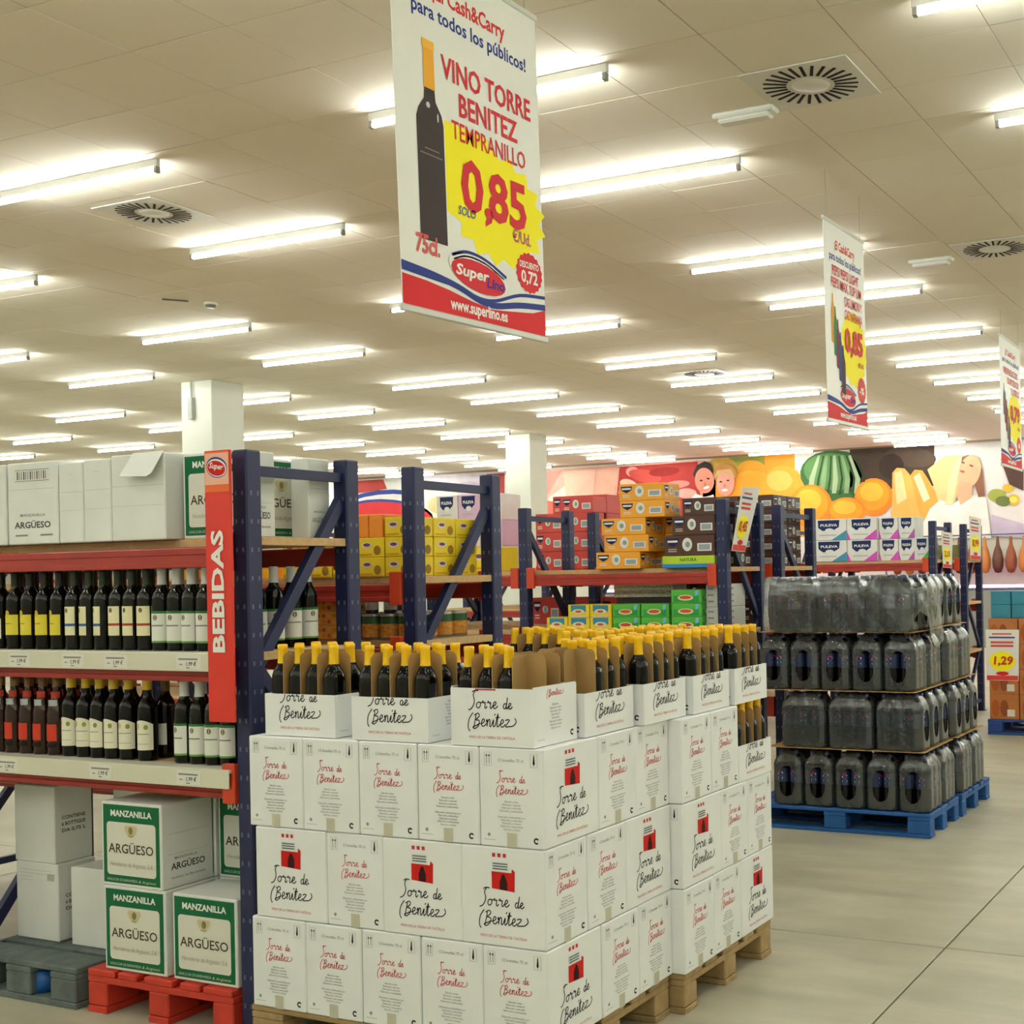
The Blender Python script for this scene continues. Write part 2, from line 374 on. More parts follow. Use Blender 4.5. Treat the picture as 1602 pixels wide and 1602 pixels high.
mural_part('produce_picture', [([(560, 752), (600, 750), (606, 765), (560, 772)], 'b8433c'), ([(640, 745), (790, 738), (790, 850), (640, 850)], 'd9cfd6'), ([(655, 765), (715, 762), (715, 815), (655, 818)], 'e8e4cf'), (E_(690, 790, 20, 14), 'd6c690'), (E_(745, 800, 30, 26), 'b79ab4'), (E_(700, 832, 34, 18), 'c4a9bf'), ([(762, 742), (790, 740), (790, 800), (770, 790)], 'a9463f'), (E_(735, 765, 20, 12), 'c9b9cc')], 1)
mural_part('meat_picture', [([(846, 736), (1090, 720), (1120, 722), (1120, 830), (846, 830)], 'e8aa98'), ([(846, 740), (880, 737), (856, 776), (848, 800)], 'd58e80'), ([(882, 738), (932, 734), (926, 800), (888, 798)], 'f0bfa6'), ([(935, 734), (968, 731), (955, 800), (928, 800)], 'eeb69e'), ([(858, 780), (884, 760), (890, 800), (856, 812)], 'f2dcc4'), ([(852, 782), (872, 786), (885, 806), (850, 814)], 'cf6a5c'),
    ([(970, 731), (1092, 722), (1100, 830), (960, 830)], 'a8352e'), (E_(990, 738, 10, 8), 'd9948c'), (E_(984, 758, 14, 8, 0.3), 'e2b49a'), (E_(978, 775, 12, 6, 0.6), 'd98074'), (E_(1010, 745, 26, 10, 0.2), 'bb4a40'), (E_(1040, 738, 24, 7, -0.1), '8d241f'), (E_(1060, 758, 20, 6, -0.1), 'd08478'), (E_(1030, 770, 30, 10), 'b54038'), (E_(1075, 772, 16, 8), 'de9c90'), (E_(1015, 765, 10, 4), 'e0a498')], 1)
mural_part('fruit_picture', [([(1100, 724), (1270, 712), (1270, 840), (1100, 840)], 'eda23a'), ([(1140, 716), (1210, 712), (1190, 738), (1150, 735)], '8f9142'), (E_(1176, 740, 26, 20), 'd79a30'), (E_(1130, 730, 24, 14), 'c9a24a'), (E_(1178, 770, 42, 34), 'f2a235'), ([(1196, 712), (1244, 708), (1244, 760), (1200, 760)], 'e6962f'),
    ([(1244, 708), (1380, 700), (1392, 704), (1392, 790), (1244, 790)], 'e0dccf'), (E_(1226, 762, 33, 34), 'f0a43a'), (E_(1220, 752, 20, 16), 'f3b95c'), ([(1330, 702), (1462, 696), (1462, 760), (1330, 770)], '473a30'), (E_(1425, 715, 40, 16, 0.1), '54463a'), (E_(1395, 730, 20, 20), '3b2e28')], 1)
wm = [(E_(1312, 745, 60, 40, 0.12), '3f6a3a'), (E_(1304, 738, 46, 29, 0.1), '5d8a50')]
for q, (xa, xb) in enumerate(((1280, 1266), (1292, 1284), (1304, 1303), (1316, 1322), (1328, 1338))):
    wm.append(([(xa, 713), (xa + 4, 712), (xb + 9, 750), (xb + 6, 772), (xb - 1, 772), (xb + 1, 748)], ['a9bd95', '86a878'][q % 2])); wm.append(([(xa + 8, 714), (xa + 10, 713), (xb + 17, 750), (xb + 13, 774), (xb + 10, 774), (xb + 14, 748)], '2a4a2c'))
mural_part('watermelon_picture', wm, 2)
def orange(x, y, rx, ry): return [(E_(x, y, rx, ry), 'ee8a2c'), (E_(x - rx * 0.05, y - ry * 0.12, rx * 0.86, ry * 0.8), 'f3a02f'), (E_(x - rx * 0.12, y - ry * 0.28, rx * 0.6, ry * 0.5), 'f8bd45')]
mural_part('orange_picture', orange(1270, 792, 33, 34) + orange(1368, 778, 30, 30) + orange(1326, 800, 30, 22), 3)
mural_part('papaya_picture', [([(1397, 740), (1404, 732), (1416, 733), (1424, 742), (1448, 806), (1440, 830), (1396, 830)], 'eeb45c'), ([(1400, 740), (1412, 736), (1420, 780), (1404, 790)], 'f4d79a'), ([(1425, 744), (1432, 735), (1444, 736), (1452, 748), (1474, 786), (1466, 830), (1446, 830)], 'eda64c'), ([(1430, 746), (1440, 740), (1456, 780), (1446, 786)], 'f6dcae')], 4)
mural_part('couple_picture', [([(1086, 742), (1092, 728), (1104, 722), (1114, 726), (1118, 738), (1114, 748), (1090, 750)], '2c211f'), (E_(1104, 752, 15, 20, -0.1), 'd98d76'), ([(1078, 786), (1090, 772), (1104, 778), (1118, 774), (1122, 800), (1078, 800)], 'e9e8e0'), (E_(1107, 763, 5, 2, -0.3), 'f4f0ea'), (E_(1099, 752, 2.5, 1.3), '3a2520'), (E_(1110, 749, 2.5, 1.3), '3a2520'), (E_(1105, 758, 2, 3), 'c47a64'),
    (E_(1136, 742, 18, 17), 'b9854c'), (E_(1137, 756, 14, 20), 'e6a692'), ([(1120, 748), (1124, 736), (1146, 734), (1152, 748), (1140, 741), (1128, 742)], 'd6b077'), (E_(1136, 767, 5, 2, -0.1), 'f4f0ea'), (E_(1130, 754, 2.4, 1.2), '4a3128'), (E_(1141, 752, 2.4, 1.2), '4a3128'), (E_(1136, 760, 2, 3), 'd18f7c')], 5)
mural_part('woman_picture', [([(1452, 735), (1478, 714), (1506, 712), (1500, 770), (1490, 800), (1470, 790), (1462, 760)], 'ecc98a'), ([(1456, 796), (1472, 782), (1492, 788), (1516, 774), (1544, 780), (1552, 842), (1434, 842)], 'eeece0'), ([(1504, 716), (1516, 712), (1530, 718), (1538, 735), (1542, 776), (1532, 778), (1526, 760)], '8a5e48'), (E_(1518, 738, 17, 27, 0.3), 'e8b48c'), ([(1502, 752), (1522, 758), (1522, 778), (1504, 790), (1498, 775)], 'e2aa86'), (E_(1521, 729, 3.5, 1.5, 0.4), '7a4a38'), (E_(1508, 724, 3, 1.4, 0.4), '7a4a38'), (E_(1507, 738, 4, 1.8, 0.3), 'c25a50'), ([(1500, 718), (1507, 714), (1500, 745), (1492, 790), (1480, 790), (1488, 740)], 'f2d8a0')], 5)
mural_part('lemon_picture', [(E_(1560, 775, 14, 10), '9aa04a'), (E_(1578, 764, 9, 7), 'd8b640'), (E_(1586, 782, 10, 9), 'dcbc38'), (E_(1570, 784, 12, 8), '6c7a40'), (E_(1586, 782, 6, 5), 'efdf78'), ([(1552, 805), (1602, 820), (1602, 842), (1552, 838)], 'c3b7c8'), ([(1566, 718), (1602, 735), (1602, 768), (1580, 758)], '574038')], 3)

# ================================================================ RACKS
PW = 0.07
def slots_mesh(h):  # pale marks painted for the light showing through the post holes
    mb = MB()
    for k in range(int(h / 0.1) - 1):
        z = 0.1 + k * 0.1
        for s in (-1, 1):
            mb.box((PW / 2 - 0.0015, s * 0.015 - 0.004, z), (PW / 2 + 0.001, s * 0.015 + 0.004, z + 0.016), STEEL_SLOT_LIGHT)
            mb.box((s * 0.015 - 0.004, -PW / 2 - 0.001, z), (s * 0.015 + 0.004, -PW / 2 + 0.0015, z + 0.016), STEEL_SLOT_LIGHT)
    return mb.mesh('slot_marks')
POST_H = 2.06
post_me = MB().box((-PW / 2, -PW / 2, 0), (PW / 2, PW / 2, POST_H), NAVY, 0.006).mesh('post'); slot_marks_me = slots_mesh(POST_H)
conn_me = MB().box((-0.03, -0.012, -0.06), (0.03, 0.012, 0.08), ORANGE_PLATE, 0.003).mesh('connector')
def rack(name, label, xs, yf, yb, levels, mirror=False, strips=(), group='blue and red pallet racks'):
    """xs: post lines from right to left; levels: heights of the shelf board tops"""
    t = thing(name, label, 'pallet rack', (xs[0], yf, 0), 0, group); ox, oy = xs[0], yf; D = yb - yf
    for x in xs:
        px_ = x - ox
        for y in (0, D):
            p_ = obj('post', post_me, t, (px_, y, 0)); tag(obj('slot_marks', slot_marks_me, p_), None, None, None, 'stuff')
            MB().box((-0.05, -0.05, 0), (0.05, 0.05, 0.006), NAVY).build('foot_plate', p_)
        for z in (1.99, 0.12): MB().bar((px_, PW / 2, z), (px_, D - PW / 2, z), 0.03, 0.035, NAVY).build('crossbar', t)
        a, b = (PW / 2, D - PW / 2) if not mirror else (D - PW / 2, PW / 2)
        for z0, z1, e in ((1.30, 1.9, 0), (1.28, 0.72, 0), (0.14, 0.70, 0)):
            MB().bar((px_, a, z0), (px_, b, z1), 0.03, 0.04, NAVY).build('diagonal_brace', t)
    for i in range(len(xs) - 1):
        x1, x0 = xs[i] - ox - PW / 2, xs[i + 1] - ox + PW / 2
        for z in levels:
            brd = MB().box((x0 - 0.0 if i else x0, -0.02, z - 0.03), (x1 + (PW + 0.005 if i == 0 else 0), D + 0.02, z), CHIP, 0.002)
            if i == 0: brd = MB().box((x0, PW / 2 + 0.002, z - 0.03), (x1 + PW * 0.9, D - PW / 2 - 0.002, z), CHIP, 0.002)
            brd.build('shelf_board', t)
            for y in (-0.005, D + 0.005):
                sgn = -1 if y < 0.1 else 1
                bm = MB().box((x0, y - 0.022, z - 0.105), (x1, y + 0.022, z - 0.032), RED_BEAM, 0.004)
                bm.box((x0, y + sgn * 0.022 - 0.004, z - 0.06), (x1, y + sgn * 0.022 + 0.004, z - 0.034), RED_BEAM, 0.003)
                bm.box((x0, y + sgn * 0.022 - 0.004, z - 0.105), (x1, y + sgn * 0.022 + 0.004, z - 0.084), RED_BEAM, 0.003)
                b_ = bm.build('beam', t)
                for xx in (x0 + 0.03, x1 - 0.03): obj('connector', conn_me, b_, (xx, y + sgn * 0.03, z - 0.06))
    for (xa, xb, z, y) in strips:
        MB().box((xa - ox, y - oy, z - 0.066), (xb - ox, y - oy + 0.004, z - 0.002), STRIP, 0.001).build('price_strip', t)
        MB().box((xa - ox, y - oy + 0.004, z - 0.012), (xb - ox, 0.02, z), mat('white_shelf', 'd6d6c4', 0.55, var=0.03), 0.002).build('shelf_lip', t)
    return t
AX = [-3.45, -4.98, -6.5]
S1, S2 = 1.347, 0.936
rackA = rack('pallet_rack', 'navy and red rack of wine bottles at the front with the red aisle sign', AX, 3.26, 3.75, [1.755, S1 - 0.001, S2 - 0.001], strips=((-6.4, -3.545, S1, 3.2), (-6.4, -3.497, S2, 3.2)))
rackB = rack('pallet_rack', 'navy and red rack backing the wine rack, loaded with yellow cases', AX, 4.14, 4.67, [1.605, 1.335, 0.7])
CX = [-3.45, -4.96, -6.47, -7.98, -9.5]
rackC = rack('pallet_rack', 'navy and red rack holding orange and brown cases past the wine stack', CX, 7.1, 7.63, [1.63, 1.225, 0.7], True)
rackD = rack('pallet_rack', 'navy and red rack of brown and red cases backing the orange-case rack', CX, 7.98, 8.58, [1.63, 1.225, 0.7], True)
rackE = rack('pallet_rack', 'distant navy and red rack carrying white multipacks', CX, 11.8, 12.35, [1.68, 1.225, 0.7])
rackF = rack('pallet_rack', 'farthest navy and red rack behind the white multipack rack', CX, 12.96, 13.6, [1.68, 1.225, 0.7])

# little price tickets on the strips of the wine rack
for (x, z, lb) in ((-4.58, S1, 'under the yellow-label bottles'), (-4.28, S1, 'under the blue-banded labels'), (-4.05, S1, 'under the red-banded labels'), (-3.68, S1, 'at the sign end of the upper shelf'),
                   (-4.66, S2, 'at the far end of the lower shelf'), (-4.14, S2, 'under the gold-topped bottles'), (-3.69, S2, 'at the sign end of the lower shelf')):
    mb = MB(); f = Flat(mb, (0, 0, 0), lift=0.0004); f.rect(-0.06, -0.026, 0.06, 0.026, ink('e6e6da')); f.layer(2)
    f.rect(-0.05, 0.008, 0.045, 0.014, GREYINK); f.text('1,99 €', 0.01, -0.012, 0.02, DKGREY, 0.02, 0.2); f.rect(-0.045, -0.01, -0.03, -0.006, GREYINK); f.rect(-0.012, -0.022, 0.006, -0.018, GREYINK)
    tag(mb.build('price_ticket', None, (x, 3.1995, z - 0.034)), f'white paper price ticket on the shelf strip {lb}', 'price ticket', 'price tickets on the wine rack')

# ================================================================ BEBIDAS SIGN
sg = thing('aisle_sign', 'tall red vertical aisle sign with white BEBIDAS lettering', 'sign', (-3.487, 3.17, 1.11))
MB().box((-0.062, -0.004, 0), (0.062, 0.004, 0.945), mat('sign_red', 'd8301f', 0.45, var=0.06, scale=4), 0.002).build('panel', sg)
mb = MB(); f = Flat(mb, (0, -0.0045, 0)); f.rect(-0.058, 0.80, 0.058, 0.94, ink('e9713f')); f.layer(2).rect(-0.056, 0.825, 0.056, 0.935, ink('f0b9a0')); mb.build('faded_top', sg)
mb = MB(); f = Flat(mb, (0, -0.0045, 0)); f.layer(3).ell(0, 0.885, 0.05, 0.036, NAVYINK, rot=-0.2); f.layer(4).ell(0.001, 0.883, 0.047, 0.031, WHITEINK, rot=-0.2); f.layer(5).ell(0.0, 0.882, 0.043, 0.026, REDLOGO, rot=-0.2)
f.layer(6).text('Super', -0.002, 0.88, 0.028, WHITEINK, 0.02, 0.2, rot=-0.15); mb.build('logo', sg)
mb = MB(); f = Flat(mb, (0, -0.0045, 0)); f.layer(2).text('BEBIDAS', 0.021, 0.452, 0.076, WHITEINK, 0.035, 0, rot=PI / 2, width=0.425); mb.build('lettering', sg)

# ================================================================ PALLETS
def pallet(label, x0, x1, y0, y1, m, along='x', h=0.144, skip_block=None, chip=None):
    t = thing('pallet', label, 'pallet', ((x0 + x1) / 2, (y0 + y1) / 2, 0), 0 if along == 'x' else PI / 2, 'wooden pallets')
    L, W = (x1 - x0, y1 - y0) if along == 'x' else (y1 - y0, x1 - x0)
    k = h / 0.144; n = 5 if W < 0.9 else 7
    for i in range(n):
        bw = 0.145 if i in (0, n // 2, n - 1) else 0.1
        y = -W / 2 + bw / 2 + (W - bw) * i / (n - 1) if True else 0
        part('deck_board', m, t, (-L / 2, y - bw / 2 + 0.002, 0.122 * k), (L / 2, y + bw / 2 - 0.002, h), 0.004)
    for x in (-L / 2 + 0.0725, 0, L / 2 - 0.0725):
        part('stringer_board', m, t, (x - 0.07, -W / 2, 0.1 * k), (x + 0.07, W / 2, 0.1215 * k), 0.003)
        for y in (-W / 2 + 0.05, 0, W / 2 - 0.05):
            if skip_block and (round(x, 1), round(y, 1)) == skip_block: continue
            part('block', m, t, (x - 0.07, y - 0.05, 0.0225 * k), (x + 0.07, y + 0.05, 0.0995 * k), 0.005)
    for y in (-W / 2 + 0.05, 0, W / 2 - 0.05):
        part('bottom_board', m, t, (-L / 2, y - 0.05, 0), (L / 2, y + 0.05, 0.022 * k), 0.003)
    return t
pallet('bare wooden pallet under the front half of the wine carton stack', -3.38, -2.17, 3.17, 3.95, WOOD)
pallet('bare wooden pallet under the rear half of the wine carton stack', -3.33, -2.115, 3.965, 4.74, WOOD)
pallet('red painted pallet under the green-fronted sherry cartons', -4.235, -3.5, 3.2, 3.8, WOOD_RED, 'y', 0.162)
gp = pallet('weathered grey pallet with a round blue block under plain white cartons', -4.935, -4.285, 3.19, 3.97, WOOD_GR, 'x', 0.155)
blk = MB().lathe([(0.0, 0.024), (0.058, 0.024), (0.058, 0.105), (0, 0.105)], mat('blue_plastic', '1d5fae', 0.4, var=0.05), 20).build('blue_block', gp, (0.05, -0.31, 0)); blk['label'] = 'round blue plastic block'
pallet('blue painted pallet under the nearer cola stack', -3.32, -2.11, 7.06, 7.70, WOOD_BLUE)
pallet('blue painted pallet under the farther cola stack', -3.32, -2.10, 7.75, 8.47, WOOD_BLUE)
pallet('dark blue pallet under the snack boxes at the far right', -2.9, -1.7, 11.65, 12.45, mat('navy_wood', '1c3f86', 0.6, var=0.12), 'x')

# ================================================================ WINE CARTONS
GLY = {
 'o': ([[(0.5, 0.9), (0.15, 0.7), (0.1, 0.25), (0.4, 0.0), (0.75, 0.3), (0.7, 0.8), (0.5, 0.9), (0.78, 0.78), (1.05, 0.85)]], 1.0),
 'r': ([[(0.0, 0.75), (0.2, 1.05), (0.3, 0.75), (0.6, 0.85), (0.58, 0.2), (0.75, 0.0), (1.0, 0.3)]], 0.95),
 'e': ([[(0, 0.3), (0.45, 0.5), (0.6, 0.85), (0.35, 0.98), (0.15, 0.5), (0.3, 0.05), (0.65, 0.05), (0.95, 0.4)]], 0.9),
 'd': ([[(0.6, 0.85), (0.25, 0.85), (0.1, 0.3), (0.4, 0.0), (0.65, 0.4), (0.8, 2.0), (0.7, 0.4), (0.85, 0.0), (1.05, 0.25)]], 1.0),
 'n': ([[(0, 0.6), (0.15, 0.95), (0.2, 0.0), (0.25, 0.6), (0.5, 0.98), (0.65, 0.6), (0.65, 0.1), (0.8, 0), (1, 0.3)]], 1.0),
 'i': ([[(0, 0.3), (0.2, 0.95), (0.2, 0.2), (0.35, 0.0), (0.6, 0.3)], [(0.28, 1.5), (0.42, 1.75)]], 0.58),
 't': ([[(0, 0.3), (0.28, 1.8), (0.25, 0.3), (0.4, 0.0), (0.7, 0.3)], [(-0.1, 1.2), (0.6, 1.3)]], 0.65),
 'z': ([[(0, 0.85), (0.3, 1.0), (0.65, 0.9), (0.1, 0.1), (0.7, 0.1), (1.3, 0.2), (1.75, 0.7), (1.5, 1.25)]], 1.1),
 'T': ([[(-0.2, 2.3), (0.25, 2.55), (0.9, 2.5)], [(0.35, 2.5), (0.05, 1.9), (0.3, 1.2), (0.28, 0.55), (-0.1, -0.1), (-0.6, -0.3)]], 0.7),
 'B': ([[(-0.35, 1.8), (-0.9, 0.9), (-0.95, -0.2), (-0.6, -0.75)], [(0.2, 1.5), (0.12, 0.8), (-0.05, -0.35)], [(-0.1, 1.45), (0.5, 1.75), (0.75, 1.35), (0.25, 0.85), (0.8, 0.75), (0.75, 0.1), (0.2, -0.35), (-0.15, -0.15), (0.4, 0.1), (1.0, 0.4)]], 1.05),
}
def hand(f, word, x, y, s, wd, m):
    for ch in word:
        if ch == ' ': x += 0.6 * s; continue
        st, adv = GLY[ch]
        for pts in st: f.ribbon(spline([(x + (a + 0.12 * b) * s, y + b * s) for a, b in pts], 4), wd, m)
        x += adv * s
    return x
def brand(f, cx, y, width, m, wd):
    """Torre de / Benitez in handwriting, centred"""
    s = width / 6.9
    hand(f, 'Torre', cx - 2.75 * s, y + 2.1 * s, s * 0.8, wd, m); hand(f, 'de', cx + 1.62 * s, y + 2.1 * s, s * 0.68, wd, m)
    hand(f, 'Benitez', cx - 2.5 * s, y, s * 0.86, wd, m)
CW, CN, CH, TIER = 0.312, 0.238, 0.306, 0.3085
def wide_print():
    mb = MB(); f = Flat(mb, (0, -CN / 2, 0), lift=0.0007)
    for i in range(3): f.rect(-0.037 + i * 0.02, 0.276, -0.025 + i * 0.02, 0.288, REDINK)
    f.rect(-0.038, 0.235, 0.024, 0.262, ink('e9eae4')); f.layer(2)
    for i in range(3): f.rect(-0.035, 0.238 + i * 0.008, 0.02, 0.242 + i * 0.008, ink('5a6f74'))
    f.layer(1).poly([(-0.04, 0.178), (0.045, 0.172), (0.047, 0.235), (0.036, 0.243), (0.034, 0.23), (-0.04, 0.231)], REDLOGO)
    f.layer(2).poly([(-0.01, 0.176), (0.018, 0.176), (0.018, 0.2), (0.008, 0.224), (0.0, 0.224), (-0.01, 0.2)], ink('331414'))
    f.layer(1); brand(f, 0.0, 0.068, 0.185, BLACK, 0.0034)
    f.text('VINO DE LA TIERRA DE CASTILLA', 0, 0.026, 0.0115, REDPALE, 0.012, width=0.175)
    return mb.mesh('brand_print')
def narrow_print():
    out = {}
    def N(): mb = MB(); return mb, Flat(mb, (CW / 2, 0, 0), (0, 1, 0), (0, 0, 1), 0.0007)
    frame = lambda f, x: f.ribbon([(x - 0.012, 0.2505), (x + 0.0125, 0.2505), (x + 0.0125, 0.2915), (x - 0.0125, 0.2915), (x - 0.0125, 0.25)], 0.001, GREYINK)
    mb, f = N(); frame(f, -0.085)
    for x in (-0.09, -0.08): f.poly([(x - 0.0008, 0.256), (x + 0.0008, 0.256), (x + 0.0008, 0.279), (x + 0.004, 0.279), (x, 0.287), (x - 0.004, 0.279), (x - 0.0008, 0.279)], DKGREY)
    out['arrow_icon'] = mb.mesh('arrow_icon')
    mb, f = N(); frame(f, 0.085); f.poly([(0.085, 0.254), (0.089, 0.262), (0.088, 0.276), (0.087, 0.288), (0.084, 0.288), (0.083, 0.276), (0.081, 0.262)], BLACK)
    out['bottle_icon'] = mb.mesh('bottle_icon')
    mb, f = N(); f.text('12 botellas 75 cl.', 0, 0.264, 0.013, GREYINK, 0.0, 0.15, width=0.095); out['contents_lettering'] = mb.mesh('contents_lettering')
    mb, f = N(); brand(f, 0.002, 0.165, 0.118, REDINK, 0.0022); out['brand_lettering'] = mb.mesh('brand_lettering')
    mb, f = N(); rr = random.Random(3)
    for i in range(10):
        if i == 4: continue
        w_ = 0.05 - abs(i - 5) * 0.004 + rr.uniform(-0.008, 0.006)
        f.text('Elaborado y embotellado por'[:8 + int(w_ * 380)], 0, 0.138 - i * 0.0095, 0.0085, GREYINK, 0.0, width=2 * w_)
    out['small_lettering'] = mb.mesh('small_lettering')
    mb, f = N(); f.poly([(-0.085 + (0.008 if i % 2 else 0.0035) * math.cos(i * PI / 5), 0.036 + (0.008 if i % 2 else 0.0035) * math.sin(i * PI / 5)) for i in range(10)], GREYINK); f.rect(-0.105, 0.02, -0.06, 0.0215, LTGREY); out['maker_mark'] = mb.mesh('maker_mark')
    mb, f = N(); f.ribbon([(0.09 + 0.0075 * math.cos(t * 0.5), 0.026 + 0.0075 * math.sin(t * 0.5)) for t in range(1, 12)], 0.005, BLACK); out['recycling_mark'] = mb.mesh('recycling_mark')
    mb, f = N(); f.rect(-0.018, 0.0, 0.018, 0.045, ink('c8c6b0')); out['tape_end'] = mb.mesh('tape_end')
    return out
wide_me, narrow_me = wide_print(), narrow_print()
carton_me = MB().box((-CW / 2, -CN / 2, 0), (CW / 2, CN / 2, CH), CARTON, 0.004).mesh('wine_carton')
def carton(x, y, z, turned, label, group):
    """turned: narrow end faces the viewer, wide side faces the aisle"""
    o = obj('wine_carton', carton_me, None, (x + R.uniform(-0.002, 0.002), y + R.uniform(-0.003, 0.001), z), (0, 0, (PI / 2 if turned else 0) + R.uniform(-0.004, 0.004)))
    tag(o, label, 'carton', group)
    obj('brand_print', wide_me, o)
    for nm, me in narrow_me.items():
        e = obj(nm, me, o)
        if turned: e.rotation_euler = (0, 0, PI)
    return o
Z0 = 0.1455
TN = ['bottom', 'middle', 'top']
STK = ['front', 'rear']
gap = 0.003
def pos_words(i, n, side):
    return ('leftmost' if i == 0 else f'{ORD[i]} from the left') if side == 'f' else ''
def tier_a(st, tn, z, XR, Y0, fill=False, front=True, col=2):
    """five narrow ends in front, then narrow ends along the aisle side"""
    step = CN + 0.003
    for i in range(5):
        if not front and i < 4 and not fill: continue
        x = XR - CN / 2 - (4 - i) * step
        carton(x, Y0 + CW / 2, z, True, (f'white wine carton, {TN[tn]} closed tier of the {STK[st]} stack, ' + ('at the aisle corner' if i == 4 else f'front row {pos_words(i, 5, "f")}')), 'closed wine cartons')
    for j in range(col):
        carton(XR - CW / 2, Y0 + CW + gap + CN / 2 + j * (CN + gap), z, False, f'white wine carton, {TN[tn]} closed tier of the {STK[st]} stack, {["middle", "last"][j]} along the aisle side', 'closed wine cartons')
        if fill:
            for k in range(1, 3): carton(XR - CW / 2 - k * (CW + 0.007), Y0 + CW + gap + CN / 2 + j * (CN + gap), z, False, f'white wine carton, {TN[tn]} closed tier of the {STK[st]} stack, inner row {ORD[j]}, block {ORD[k]}', 'closed wine cartons')
XR1, YP1, XR2, YP2 = -2.16, 3.165, -2.108, 3.962
tier_a(0, 0, Z0, XR1, YP1); tier_a(0, 2, Z0 + 2 * TIER, XR1, YP1, True)
# middle tier of the front stack: wide, narrow, wide, wide; aisle side narrow, narrow, wide
z = Z0 + TIER; x = XR1
for i, k in enumerate(('W', 'W', 'N', 'W')):
    wd = CW if k == 'W' else CN; carton(x - wd / 2, YP1 + (CN if k == 'W' else CW) / 2 + 0.001, z, k == 'N', 'white wine carton, middle tier of the front stack, ' + ['at the aisle corner', 'front row third from the left', 'narrow one second from the left', 'front row leftmost'][i], 'closed wine cartons'); x -= wd + 0.002
carton(XR1 - CW / 2, YP1 + CN * 1.5 + 0.003, z, False, 'white wine carton, middle tier of the front stack, middle of the aisle side', 'closed wine cartons')
carton(XR1 - CN / 2, YP1 + CN * 2 + CW / 2 + 0.005, z, True, 'white wine carton, middle tier of the front stack, last on the aisle side', 'closed wine cartons')
# rear stack: bottom narrow narrow wide, middle wide narrow narrow, top narrow narrow + open tray
for tn, seq in ((0, 'NNW'), (1, 'WNN'), (2, 'NN')):
    y = YP2; nw = 0
    for i, k in enumerate(seq):
        d = CW if k == 'W' else CN
        nm = ['first', 'second', 'last'][i]
        carton(XR2 - (CN if k == 'W' else CW) / 2, y + d / 2, Z0 + tn * TIER, k == 'W', f'white wine carton, {TN[tn]} tier of the rear stack, {nm} along the aisle side', 'closed wine cartons'); y += d + gap
    for i in range(3): # inner cartons that carry the open trays
        if tn == 2: carton(XR2 - CW - 0.004 - CN / 2 - i * (CN + 0.002), YP2 + CW / 2 + 0.002, Z0 + tn * TIER, True, f'white wine carton hidden in the rear stack, front block {ORD[i]} from the aisle', 'closed wine cartons'); carton(XR2 - CW - 0.004 - CN / 2 - i * (CN + 0.002), YP2 + CW * 1.5 + 0.006, Z0 + tn * TIER, True, f'white wine carton hidden in the rear stack, back block {ORD[i]} from the aisle', 'closed wine cartons')

# ---------------------------------------------------------------- bottles
BPROF = [(0, 0.0), (0.033, 0.0), (0.0362, 0.004), (0.0365, 0.01), (0.0365, 0.175), (0.0363, 0.185), (0.0356, 0.194), (0.034, 0.203), (0.0314, 0.211), (0.0278, 0.2185), (0.0238, 0.225), (0.0202, 0.231), (0.0174, 0.238), (0.0155, 0.246), (0.0146, 0.256), (0.0145, 0.298), (0, 0.298)]
wine_me = MB().lathe(BPROF, GLASS_DK, 16).mesh('wine_bottle')
def capsule(m, z0=0.238, z1=0.303): return MB().lathe([(0.0178 if z0 < 0.245 else 0.0158, z0), (0.0162, z0 + 0.014), (0.0157, z1 - 0.016), (0.0166, z1 - 0.014), (0.0166, z1 - 0.003), (0.014, z1), (0, z1)], m, 12).mesh('capsule')
ycap_me = capsule(YELLOW_CAP)
PITCH = 0.0765
def tray_mesh(hf, hs):
    """open carton cut low: walls hf at front and back, hs at the ends"""
    t_ = 0.004; mb = MB(); x, y = CW / 2, CN / 2
    mb.box((-x, -y, 0), (x, y, 0.004), CARTON)
    mb.box((-x, -y, 0.004), (x, -y + t_, hf), CARTON); mb.box((-x, y - t_, 0.004), (x, y, hf), CARTON)
    mb.box((-x, -y + t_, 0.004), (-x + t_, y - t_, hs), CARTON); mb.box((x - t_, -y + t_, 0.004), (x, y - t_, hs), CARTON)
    return mb.mesh('open_wine_carton')
def tray_print(hf):
    mb = MB(); f = Flat(mb, (0, -CN / 2, 0), lift=0.0007); f.ymax = hf - 0.001; brand(f, 0, 0.062, 0.185, BLACK, 0.0034)
    f.text('VINO DE LA TIERRA DE CASTILLA', 0, 0.024, 0.0115, REDPALE, 0.012, width=0.175)
    if hf > 0.17: f.poly([(-0.06, hf - 0.006), (0.02, hf - 0.006), (0.016, hf - 0.001), (-0.06, hf - 0.001)], ink('a8474a'))
    return mb.mesh('brand_print')
def tray_side(hs):
    mb = MB(); f = Flat(mb, (CW / 2, 0, 0), (0, 1, 0), (0, 0, 1), 0.0007); f.ymax = hs - 0.001
    hand(f, 'Benitez', -0.035, 0.153, 0.0115, 0.002, REDINK)
    for i in range(8): f.text('Elaborado y embotellado'[:10 + (i * 7) % 9], 0, 0.122 - i * 0.0105, 0.0085, GREYINK)
    f.ribbon([(0.09 + 0.0075 * math.cos(t * 0.5), 0.026 + 0.0075 * math.sin(t * 0.5)) for t in range(1, 12)], 0.005, BLACK)
    f.rect(-0.1, 0.02, -0.06, 0.0215, LTGREY)
    return mb.mesh('side_print')
tray_me = {0: tray_mesh(0.142, 0.142), 1: tray_mesh(0.18, 0.185)}; tray_pr = {0: tray_print(0.142), 1: tray_print(0.18)}; tray_sd = {0: tray_side(0.142), 1: tray_side(0.185)}
